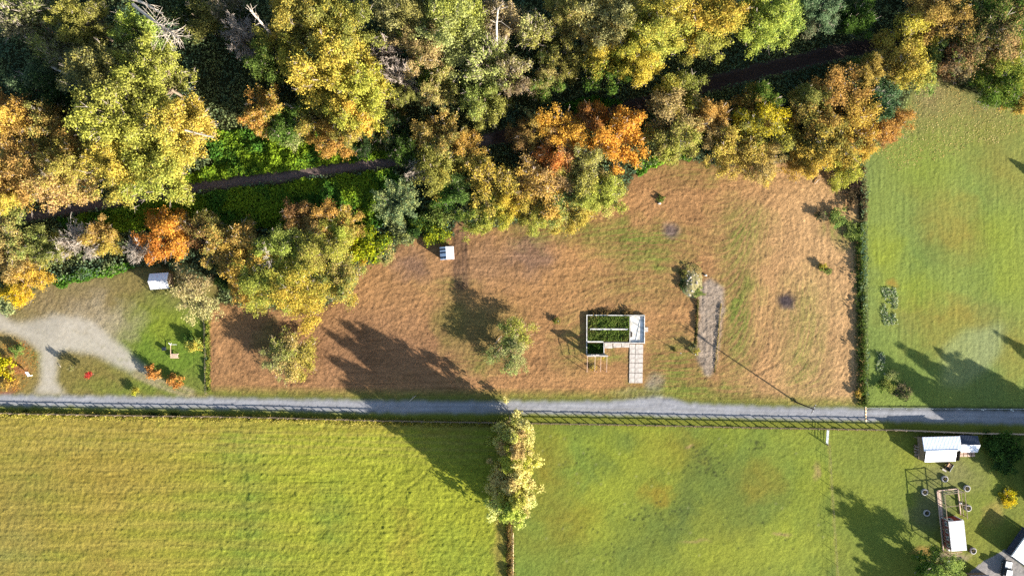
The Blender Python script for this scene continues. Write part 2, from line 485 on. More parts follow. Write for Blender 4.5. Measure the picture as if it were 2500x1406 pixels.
# house yard on the left
yw = F(m_yard, 1)
put(yw, (150, 136, 80))
def yput(w, c): put(w * yw, c)
yput(blob(180, 740, 160, 50, 2, .7) * .7, (160, 140, 108))
yput(blob(330, 740, 50, 60, 2, .6) * .7, (148, 130, 76))
yput(blob(420, 840, 130, 110, 2, .5) * .95, (120, 148, 52))
yput(blob(400, 790, 60, 40, 2, .6) * .5, (160, 164, 56))
yput(blob(480, 840, 26, 12, 1.5) * .6, (180, 160, 60))
yput(blob(210, 925, 90, 40, 2, .5) * .8, (146, 134, 70))
yput(blob(350, 950, 130, 18, 2, .6) * .7, (130, 146, 58))
yput(blob(20, 880, 60, 60, 2, .7) * .65, (188, 152, 84))
yput(blob(38, 898, 26, 14, 2) * .8, (196, 128, 86))
yput(blob(15, 950, 30, 10, 2) * .8, (178, 112, 76))
yput(blob(100, 870, 16, 40, 2) * .4, (140, 146, 60))
drv = F(m_drive, 2) * np.clip(1.25 - .6 * np.clip(fbm(X, Y, 1.6, 601, 4) * 2 - .7, 0, 1) * (PX > 150), 0, 1)
yput(blob(230, 790, 90, 45, 3, .6) * .6, (200, 184, 156))
yput(drv * np.clip(.92 + .15 * lump, 0, 1), (216, 206, 188))
yput(blob(100, 800, 50, 30, 2) * .4, (178, 172, 158))
yput(blob(200, 840, 40, 20, 2) * .4, (214, 206, 186))
for off in (-7, 6):
    yput(F(seg_dist(PX + wfx * .4, PY + wfy * .4, [(330, 912 + off * .6), (400, 940 + off), (470, 962 + off)]) < 5, 1) * .95, (190, 172, 134))
yput(F(seg_dist(PX, PY + wfy * .4, [(320, 905), (400, 940), (460, 960)]) < 2.5, 1) * .6, (126, 138, 60))
# meadow bottom left
mm = F(m_meadow, 1)
mc = np.zeros_like(C); mc[:] = sc((174, 156, 70))
ww = np.clip((PX - 260 + patch * 120) / 420, 0, 1)[..., None]; mc = mc * (1 - ww) + sc((174, 180, 60)) * ww
ww = np.clip(.5 + patch2, 0, 1)[..., None] * .45; mc = mc * (1 - ww) + sc((150, 152, 54)) * ww
put(mm, mc)
def mput(w, c): put(w * mm, c)
mput(blob(40, 1260, 60, 120, 3, .8) * .5, (164, 138, 78))
mput(blob(20, 1340, 50, 50, 3, .8) * .4, (150, 160, 90))
for a in [(600, 1260, 60, 150, .5), (580, 1100, 50, 40, .4), (815, 1260, 40, 70, .5), (90, 1180, 60, 60, .3), (110, 1370, 60, 40, .3), (1150, 1370, 80, 50, .4), (640, 1390, 90, 40, .4), (200, 1080, 60, 20, .25), (480, 1270, 40, 60, .3)]:
    mput(blob(*a[:4], 3, .8) * min(.9, a[4] * 1.6) * np.clip(.75 + lump * .5, 0, 1), (122, 146, 60))
for a in [(280, 1160, 160, 60, .4), (420, 1050, 160, 20, .5), (1090, 1050, 60, 30, .4), (1000, 1330, 30, 60, .4), (280, 1385, 10, 10, .6), (900, 1050, 200, 14, .4)]:
    mput(blob(*a[:4], 4, .8) * a[4], (170, 140, 66))
mput(np.clip((fyv := np.interp(PX, [a for a, b in FENCE_Y], [b for a, b in FENCE_Y])) + 26 - PY, 0, 20) / 20 * .75, (186, 168, 88))
mput((np.clip((PY - fyv - 24) / 10, 0, 1) * np.clip((120 - PY + fyv) / 50, 0, 1)) * (.5 + .5 * np.sin((PY - fyv) / 2.6 + .6 * patch)) * .35, (190, 170, 92))
mput(np.clip(.5 + .5 * np.sin(PY / 7.5 + patch * 1.2), 0, 1) * np.clip((1000 - PX) / 600, 0, 1) * .4, (190, 168, 84))
mput(blob(1222, 1330, 14, 120, 1, .5) * .6, (158, 132, 76))
# pasture
pc = np.zeros_like(C); pc[:] = sc((134, 154, 66))
pw1 = np.clip(.5 + patch * 1.2, 0, 1)[..., None] * .7; pc = pc * (1 - pw1) + sc((146, 146, 58)) * pw1
pw2 = np.clip(((fbm(X, Y, 12, 131, 3) - .5) * 4), 0, 1)[..., None] * .6; pc = pc * (1 - pw2) + sc((164, 172, 58)) * pw2
pw3 = np.clip(((fbm(X, Y, 9, 151, 3) - .5) * 4), 0, 1)[..., None] * .5; pc = pc * (1 - pw3) + sc((112, 132, 64)) * pw3
pp = F(m_pasture | m_paddock, 1); put(pp, pc)
def pput(w, c): put(w * pp, c)
for a in [(1660, 1260, 26, 70, .7, .2), (1480, 1130, 40, 20, .45, .6), (1560, 1330, 60, 60, .4, 0), (1700, 1120, 90, 70, .4, 0), (1840, 1230, 60, 60, .4, 0), (1430, 1180, 14, 50, .4, .7), (1760, 1150, 40, 60, .35, 0)]:
    pput(blob(*a[:4], 3, .8, a[5]) * a[4], (100, 120, 62))
for a in [(1330, 1150, 50, 60, .5), (1600, 1215, 26, 22, .7), (1400, 1260, 60, 40, .4), (1640, 1090, 60, 30, .4), (1860, 1180, 40, 40, .4)]:
    pput(blob(*a[:4], 3, .8) * a[4], (164, 138, 52))
for a in [(1500, 1210, 60, 30, .5), (1840, 1360, 120, 50, .6), (1950, 1330, 70, 50, .6), (1480, 1300, 60, 40, .4), (1950, 1080, 60, 40, .4), (1600, 1110, 40, 60, .4)]:
    pput(blob(*a[:4], 3, .8) * a[4], (174, 180, 66))
for a in [(1679, 1090, 6, 6, .8), (1990, 1145, 7, 18, .6), (1905, 1305, 22, 4, .7), (1697, 1320, 30, 5, .5), (1995, 1150, 5, 8, .5)]:
    pput(blob(*a[:4], 1, .5) * a[4], (192, 162, 110))
pput((np.abs(PX - east_x - 3) < 4).astype(np.float32) * .5, (180, 172, 90))
dk = m_paddock.astype(np.float32)
put(dk * .4, (152, 156, 64))
put(dk * blob(2330, 1150, 70, 40, 2, .7) * .75, (150, 146, 94))
put(dk * blob(2270, 1240, 40, 60, 2, .6) * .7, (128, 128, 92))
put(dk * blob(2430, 1250, 20, 30, 2, .7) * .5, (190, 158, 92))
put(dk * blob(2320, 1360, 40, 12, 1, .4) * .9, (188, 164, 140))
put(dk * blob(2250, 1345, 24, 10, 1, .5) * .8, (196, 150, 84))
put(F(m_concyard, 0), (178, 172, 168))
rs_ = np.random.RandomState(77)
for cx_, cy_, n_, sp_ in ((1725, 1120, 30, 26), (1640, 1250, 16, 40), (1500, 1330, 18, 50), (1745, 1150, 16, 14), (1560, 1260, 14, 20), (1850, 1090, 12, 12), (1420, 1110, 6, 40), (1890, 1300, 10, 60)):
    for k_ in range(n_):
        qx, qy = cx_ + rs_.randn() * sp_, cy_ + rs_.randn() * sp_ * .7
        pput(np.clip(1.6 - np.hypot(PX - qx, PY - qy) / 2.4, 0, 1) * .75, (70, 78, 44))
for k_ in range(60):
    qx, qy = rs_.uniform(1260, 2030), rs_.uniform(1050, 1400)
    pput(np.clip(1.4 - np.hypot(PX - qx, PY - qy) / 3.0, 0, 1) * .45, ((176, 172, 120), (92, 106, 54))[k_ % 2])
# track pressed through the meadow
trk = seg_dist(PX + wfx * .5, PY + wfy * .5, [(1076, 1118), (1010, 1180), (940, 1250), (880, 1310), (780, 1402), (730, 1450)])
mput(np.clip(1 - trk / 5, 0, 1) * .4, (140, 140, 50))
# lane gravel
lanec = np.zeros_like(C); lanec[:] = sc((178, 178, 184))
mid = (lane_hi + lane_lo) / 2
w_ = np.clip(1 - np.abs(PY - mid - 5) / 5, 0, 1)[..., None] * np.clip(.25 + .6 * patch2, 0, .6)[..., None]
lanec = lanec * (1 - w_) + sc((156, 146, 128)) * w_
w_ = np.clip(.5 + hor * .3, 0, 1)[..., None] * .5; lanec = lanec * (1 - w_) + sc((196, 196, 200)) * w_
w_ = np.clip(fbm(X, Y, 2.2, 401, 3) * 2.4 - 1.0, 0, 1)[..., None] * .35; lanec = lanec * (1 - w_) + sc((150, 148, 148)) * w_
for o_ in (.3, .68):
    w_ = np.clip(1 - np.abs(PY + wfy * .3 - (lane_hi + (lane_lo - lane_hi) * o_)) / 4, 0, 1)[..., None] * .4; lanec = lanec * (1 - w_) + sc((204, 204, 208)) * w_
put(F(inside(PX + wfx, PY + wfy * .8, LANE), 1), lanec)
# streak and mottle of the straw, lay of the grass: the plants' own variation, plus sparse dark specks painted as tuft shadows
mod = 1 + m_field * (.04 * streak + .10 * streak2 + .07 * white + .16 * ((fbm(X, Y, 3.2, 501, 3) - .5) * 2) + .10 * np.clip((fbm(X, Y, .8, 511, 2) - .62) * -8, -1, 0)) + m_meadow * (.07 * hor + .07 * white + .04 * lump) \
      + (m_pasture | m_paddock) * (.06 * white + .05 * lump) + m_lawn * (.05 * ver + .05 * white) + m_yard * (.05 * white) + m_lane * (.03 * hor + .03 * white) + m_dirt * (.03 * ver + .04 * white)
C *= np.clip(mod, .55, 1.5)[..., None]

# --- heights
Z = np.zeros_like(X)
wf = F(m_field, 1)
Z += wf * (.008 * streak + .010 * streak2 + .034 * white + .012 * lump + .06 * patch2) * np.where(m_dirt, .3, 1)
Z += F(m_dirt, 1) * (.02 * ver + .02 * white)
Z += F(m_meadow, 1) * (.03 * lump + .034 * white + .02 * hor + .05 * lump * np.clip((PX - 500) / 200, 0, 1) + .06 * patch2)
Z -= F(m_meadow, 1) * np.clip(1 - trk / 5, 0, 1) * .07
for rx0 in (550, 610, 935, 1000):
    Z += F(m_meadow, 1) * np.exp(-((PX + wx - rx0) / 9) ** 2) * (.5 + lump) * .10 * np.clip((PY - 1090) / 60, 0, 1)
Z += F(m_pasture | m_paddock, 1) * (.03 * lump + .02 * white + .1 * patch2)
Z += F(m_lawn, 1) * (.012 * ver + .018 * white)
Z += F(m_yard, 1) * (.03 * white + .03 * lump) * (1 - drv * .85)
Z += F(m_forest & ~m_trail, 1) * (.12 * lump + .2 * patch2)
Z += F(m_lane, 1) * .012 * white
flat = F(inside(PX, PY, [(1422, 760), (1590, 760), (1590, 945), (1422, 945)]), 2)
Z = Z * (1 - flat * .5)
Z *= np.clip(np.minimum(np.minimum(X + 141, 141 - X), np.minimum(Y + 86.1, 86.1 - Y)) / 4, 0, 1)
def gz(px, py):
    i = int(round(((px - 1250) * .1 + 141) / g)); j = int(round(((703 - py) * .1 + 86.1) / g))
    i = min(max(i, 0), X.shape[1] - 1); j = min(max(j, 0), X.shape[0] - 1)
    return float(Z[j, i])

GRASS = ground_mat('meadow_grass', 2.6, .11, .34)
TURF = ground_mat('short_turf', 2.4, .08, .24)
STUBBLE = ground_mat('cut_stubble', 2.6, .11, .36)
GRAVEL = ground_mat('lane_gravel', 5.0, .03, .14)
LITTER = ground_mat('leaf_litter', 2.0, .15, .45)

ny, nx = X.shape
V = np.stack([X, Y, Z], -1).reshape(-1, 3)
CV = C.reshape(-1, 3)
idx = np.arange(ny * nx).reshape(ny, nx)
Q = np.stack([idx[:-1, :-1], idx[:-1, 1:], idx[1:, 1:], idx[1:, :-1]], -1).reshape(-1, 4)
reg = np.zeros(X.shape, dtype=int)
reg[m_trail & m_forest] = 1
reg[m_yard] = 2; reg[m_drive] = 3
reg[m_field] = 4; reg[m_dirt & m_field] = 5
reg[m_lawn] = 6
reg[m_verge & ~m_yard & ~m_field] = 7; reg[m_lane] = 8
reg[m_meadow] = 9; reg[m_pasture] = 10; reg[m_paddock] = 11; reg[m_concyard] = 12
rq = reg[:-1, :-1].ravel()
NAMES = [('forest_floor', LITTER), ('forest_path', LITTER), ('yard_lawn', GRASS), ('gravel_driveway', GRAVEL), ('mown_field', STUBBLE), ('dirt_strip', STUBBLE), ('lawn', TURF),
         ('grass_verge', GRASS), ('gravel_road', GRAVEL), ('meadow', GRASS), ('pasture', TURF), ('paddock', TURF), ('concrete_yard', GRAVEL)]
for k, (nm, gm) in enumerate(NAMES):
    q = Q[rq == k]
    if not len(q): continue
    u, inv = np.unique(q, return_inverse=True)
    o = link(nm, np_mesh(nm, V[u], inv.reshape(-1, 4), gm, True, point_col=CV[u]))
    tag(o, kind='structure')
# the country beyond, a frame that meets the detailed ground at its edge
B0 = 3000.0
x0, x1, y0, y1 = xs[0], xs[-1], ys[0], ys[-1]
fr_v = np.array([(-B0, -B0, 0), (B0, -B0, 0), (B0, B0, 0), (-B0, B0, 0), (x0, y0, 0), (x1, y0, 0), (x1, y1, 0), (x0, y1, 0)])
fr_f = np.array([(0, 1, 5, 4), (1, 2, 6, 5), (2, 3, 7, 6), (3, 0, 4, 7)])
tag(link('ground', np_mesh('ground', fr_v, fr_f, TURF, False, point_col=np.tile(np.array(lin((120, 124, 58), GK)), (8, 1)))), kind='structure')

# ------------------------------------------------------------------ foliage meshes
def quads(c, nrm, size, rs):
    """leaf sprays: one small bent quad per centre"""
    n = len(c)
    nrm = nrm / (np.linalg.norm(nrm, axis=1, keepdims=True) + 1e-9)
    h = rs.randn(n, 3); t = np.cross(nrm, h); t /= (np.linalg.norm(t, axis=1, keepdims=True) + 1e-9)
    b = np.cross(nrm, t)
    s = (size * (.6 + .8 * rs.rand(n)))[:, None]
    e = .6 + .5 * rs.rand(n, 1)
    v = np.empty((n, 4, 3))
    v[:, 0] = c - t * s * .5
    v[:, 1] = c - b * s * .5 * e + nrm * s * .12
    v[:, 2] = c + t * s * .5
    v[:, 3] = c + b * s * .5 * e + nrm * s * .12
    return v.reshape(-1, 3), np.arange(n * 4).reshape(n, 4)

def tubes(segs, n=4):
    """segs: rows of p0(3) p1(3) r0 r1"""
    s = np.asarray(segs, dtype=float)
    p0, p1, r0, r1 = s[:, :3], s[:, 3:6], s[:, 6:7], s[:, 7:8]
    d = p1 - p0; d /= (np.linalg.norm(d, axis=1, keepdims=True) + 1e-9)
    h = np.where(np.abs(d[:, 2:3]) > .9, np.array([[1.0, 0, 0]]), np.array([[0, 0, 1.0]]))
    a = np.cross(d, h); a /= (np.linalg.norm(a, axis=1, keepdims=True) + 1e-9); b = np.cross(d, a)
    vs = []
    for p, r in ((p0, r0), (p1, r1)):
        for i in range(n):
            t = 2 * math.pi * i / n
            vs.append(p + (a * math.cos(t) + b * math.sin(t)) * r)
    v = np.stack(vs, 1)
    f = np.array([(i, (i + 1) % n, n + (i + 1) % n, n + i) for i in range(n)])
    m = len(s)
    return v.reshape(-1, 3), (f[None] + (np.arange(m) * 2 * n)[:, None, None]).reshape(-1, 4)

def unit(rs, n):
    d = rs.randn(n, 3)
    return d / np.linalg.norm(d, axis=1, keepdims=True)

def lobes_of(kind, r, h, rs):
    if kind == 'poplar':
        n = 90
        z = rs.uniform(.08, 1.0, n) * h
        t = z / h
        prof = np.interp(t, [0, .12, .35, .7, 1.0], [.45, .85, 1.0, .62, .12])
        an = rs.rand(n) * 2 * math.pi; q = rs.rand(n) ** .6 * (1 + .5 * rs.randn(n))
        c = np.stack([r * prof * q * np.cos(an), r * prof * q * np.sin(an), z], 1)
        return c, r * rs.uniform(.12, .26, n) * (.5 + .5 * prof), np.array([1, 1, 1.8])
    if kind == 'tall':
        n = 240; lo = .25; lr = rs.uniform(.075, .15, n)
    elif kind == 'shrub':
        n = 60; lo = .1; lr = rs.uniform(.13, .26, n)
    else:
        n = 150; lo = .18; lr = rs.uniform(.09, .18, n)
    nb = {'tall': 19, 'shrub': 9}.get(kind, 15)
    bd = unit(rs, nb * 12)
    bd = bd[bd[:, 2] > -.5]
    keep = [bd[0]]
    for q in bd[1:]:                                   # boughs spread apart, leaving bays between
        if len(keep) < nb and min(np.linalg.norm(q - k) for k in keep) > 1.55 / math.sqrt(nb): keep.append(q)
    bd = np.array(keep); nb = len(bd)
    bl = rs.uniform(.62, 1.2, nb)
    bi = rs.randint(0, nb, n)
    t = rs.uniform(.2, 1.0, n) ** .65
    c = bd[bi] * (bl[bi] * t)[:, None] + rs.randn(n, 3) * (.19 - .07 * t)[:, None]
    hh = h * (1 - lo)
    c = np.stack([c[:, 0] * r * .97, c[:, 1] * r * .97, h * lo + hh * (.44 + .5 * c[:, 2])], 1)
    return c, lr * r, np.array([1, 1, .75])

def tree_proto(kind, r, h, nleaf, leaf, seed, twigs=0, trunk_r=.35):
    rs = np.random.RandomState(seed)
    out = {}
    if kind == 'conifer':
        n = nleaf
        z = h * (.06 + .94 * (1 - np.sqrt(rs.rand(n))))
        lay = np.floor(z / h * 16) / 16 * h
        maxr = r * (1 - lay / h) ** .85 + .15
        an = rs.randint(0, 13, n) * (2 * math.pi / 13) + rs.randn(n) * .16 + lay * 2.1
        rr = maxr * (rs.rand(n) ** .55) * (.8 + .4 * ((np.sin(an * 5 + lay * 3) + 1) / 2))
        c = np.stack([rr * np.cos(an), rr * np.sin(an), lay + .2 - rr * .28 + rs.rand(n) * .5], 1)
        nr = np.stack([np.cos(an) * .5, np.sin(an) * .5, np.full(n, .8)], 1) + rs.randn(n, 3) * .4
        v, f = quads(c, nr, np.full(n, leaf), rs)
        out['crown'] = np_mesh('crown', v, f, LEAF, face_attr={'tone': rs.rand(n), 'lobe': rs.rand(n) * .5})
        v, f = tubes([(0, 0, -.2, 0, 0, h * .96, trunk_r, .04)], 7)
        out['trunk'] = np_mesh('trunk', v, f, BARK, True)
        return out
    if kind == 'spray':
        segs, c, nr = [], [], []
        lob = []
        for i in range(84):
            an = rs.rand() * 2 * math.pi; L = r * rs.uniform(.6, 1.05); up = rs.uniform(.25, .95)
            p = np.array([0, 0, h * .35]); q = p
            for k in range(7):
                t = (k + 1) / 7
                q2 = np.array([math.cos(an) * L * t, math.sin(an) * L * t, h * (.35 + .62 * up * math.sin(t * 2.0))])
                segs.append((*q, *q2, .07 * (1.1 - t), .07 * (1.0 - t) + .01))
                m = nleaf // 588
                u = rs.rand(m, 1)
                c.append(q + (q2 - q) * u + rs.randn(m, 3) * .34)
                nr.append(np.tile((0, 0, 1.0), (m, 1)) + rs.randn(m, 3) * .6)
                lob.append(np.full(m, rs.rand()))
                q = q2
        c = np.concatenate(c); nr = np.concatenate(nr)
        v, f = quads(c, nr, np.full(len(c), leaf), rs)
        out['crown'] = np_mesh('crown', v, f, LEAF, face_attr={'tone': rs.rand(len(c)), 'lobe': np.concatenate(lob)})
        v, f = tubes(segs + [(0, 0, -.2, 0, 0, h * .4, trunk_r, trunk_r * .7)], 4)
        out['trunk'] = np_mesh('trunk', v, f, BARK)
        return out
    c, lr, sq = lobes_of(kind, r, h, rs)
    n = len(c)
    if nleaf:
        w = lr ** 2; w = w / w.sum()
        li = rs.choice(n, nleaf, p=w)
        d = unit(rs, nleaf)
        flip = rs.rand(nleaf) < .55
        d[:, 2] = np.where(flip, np.abs(d[:, 2]), d[:, 2])
        rad = lr[li] * (rs.rand(nleaf) ** .5 * 1.25 + rs.randn(nleaf) * .38)
        pos = c[li] + d * rad[:, None] * sq
        cz = np.array([0, 0, h * .5])
        od = pos - cz; od /= (np.linalg.norm(od, axis=1, keepdims=True) + 1e-9)
        nr = d * .7 + od * .35 + rs.randn(nleaf, 3) * .95
        v, f = quads(pos, nr, np.full(nleaf, leaf), rs)
        bn2 = unit(rs, 5); lt = np.clip(.5 + ((c - cz) / r @ bn2.T * rs.uniform(-.6, .6, 5)).sum(1) + rs.randn(n) * .16, 0, 1)
        out['crown'] = np_mesh('crown', v, f, LEAF, face_attr={'tone': rs.rand(nleaf), 'lobe': lt[li]})
    segs = [(0, 0, -.3, 0, 0, h * .35, trunk_r, trunk_r * .75), (0, 0, h * .35, rs.randn() * .2, rs.randn() * .2, h * .8, trunk_r * .75, trunk_r * .25)]
    tw = []
    for i in range(n):
        z0 = min(c[i, 2] * rs.uniform(.4, .7), h * .75)
        p = np.array([0, 0, z0]); e = c[i]
        mid = p + (e - p) * .5 + rs.randn(3) * .15 * r * .3
        if i % 3 == 0 or not nleaf:
            segs.append((*p, *mid, trunk_r * .3, trunk_r * .16)); segs.append((*mid, *e, trunk_r * .16, trunk_r * .06))
        for k in range(twigs):
            d = unit(rs, 1)[0] * .75 + (e - np.array([0, 0, h * .45])) / (np.linalg.norm(e - np.array([0, 0, h * .45])) + 1e-6) * .9
            L = max(lr[i], .13 * r) * rs.uniform(.8, 1.6)
            q = e + (mid - e) * rs.rand() * .6
            q1 = q + d * L * .5 + rs.randn(3) * .1; q2 = q1 + (d + rs.randn(3) * .35) * L * .55
            tw.append((*q, *q1, .055, .045)); tw.append((*q1, *q2, .045, .025))
            for _ in range(2):
                q3 = q1 + (d + rs.randn(3) * .6) * L * .45
                tw.append((*q1, *q3, .035, .02))
    v, f = tubes(segs, 5)
    out['trunk'] = np_mesh('trunk', v, f, BARK, True)
    if tw:
        v, f = tubes(tw, 3)
        out['branches'] = np_mesh('branches', v, f, GREYTWIG)
    return out

PR = {}
def protos(key, k, *a, **kw):
    PR[key] = [(tree_proto(*a, seed=100 * len(PR) + i, **kw), a[1], a[2]) for i in range(k)]
protos('tall', 5, 'tall', 9.0, 22.0, 34000, .33, twigs=1, trunk_r=.45)
protos('maple', 6, 'broad', 6.0, 12.0, 19000, .29, twigs=1, trunk_r=.32)
protos('sparse', 4, 'broad', 6.0, 12.0, 7000, .32, twigs=2, trunk_r=.28)
protos('bare', 3, 'broad', 4.5, 12.0, 0, .3, twigs=5, trunk_r=.25)
protos('poplar', 4, 'poplar', 3.0, 14.0, 14000, .33, twigs=1, trunk_r=.28)
protos('spray', 1, 'spray', 6.5, 9.0, 13000, .34, trunk_r=.3)
protos('conifer', 3, 'conifer', 4.5, 15.0, 7000, .6, trunk_r=.35)
protos('shrub', 4, 'shrub', 3.0, 4.0, 4200, .28, twigs=0, trunk_r=.12)
protos('bush', 3, 'shrub', 1.6, 1.8, 1500, .2, twigs=0, trunk_r=.05)
used = {}

LK = 0.74
PAL = dict(BR=(112, 94, 72), BD=(76, 70, 54), Y=(214, 188, 84), YY=(228, 208, 52), OY=(226, 172, 74), OL=(156, 156, 82), YG=(184, 186, 84), G=(98, 126, 54), DG=(62, 82, 46), OO=(212, 146, 70), O=(204, 164, 88), R=(166, 122, 80), T=(202, 178, 116), GB=(144, 132, 102), PG=(178, 182, 116), BG=(116, 136, 98), LG=(152, 170, 92), BY=(190, 196, 40), RED=(196, 66, 62), PLE=(224, 214, 134))
def tree(kind, px, py, rp, h, a, b, name, label, group=None, cat='tree', twig=None, zf=.58):
    lst = PR[kind]
    i = used.get(kind, 0); used[kind] = i + 1
    parts, r0, h0 = lst[i % len(lst)]
    zc = h * zf
    x, y = P(px, py, zc)
    sxy = rp * .1 * (H - zc) / H / r0 * {'tall': 1.17, 'maple': 1.17, 'sparse': 1.12, 'bare': 1.15, 'poplar': .96, 'bush': 1.35, 'shrub': 1.2}.get(kind, 1.0)
    root = empty(name, (x, y, gz(x * 10 + 1250, 703 - y * 10) - .05), random.uniform(0, 6.28), label, cat, group)
    root.scale = (sxy * random.uniform(.94, 1.06), sxy * random.uniform(.94, 1.06), h / h0)
    for pn in ('trunk', 'branches', 'crown'):
        if pn not in parts: continue
        if pn == 'branches' and a is not None and kind in ('shrub', 'bush'): continue
        o = link(pn, parts[pn], None, root)
        if pn == 'branches': o['kind'] = 'stuff'
        if pn == 'crown':
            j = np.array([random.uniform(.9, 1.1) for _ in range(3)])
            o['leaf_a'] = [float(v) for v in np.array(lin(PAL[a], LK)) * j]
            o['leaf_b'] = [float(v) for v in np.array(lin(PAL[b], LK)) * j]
        if pn == 'branches' and twig is not None:
            o.material_slots[0].link = 'OBJECT'; o.material_slots[0].material = twig
    return root

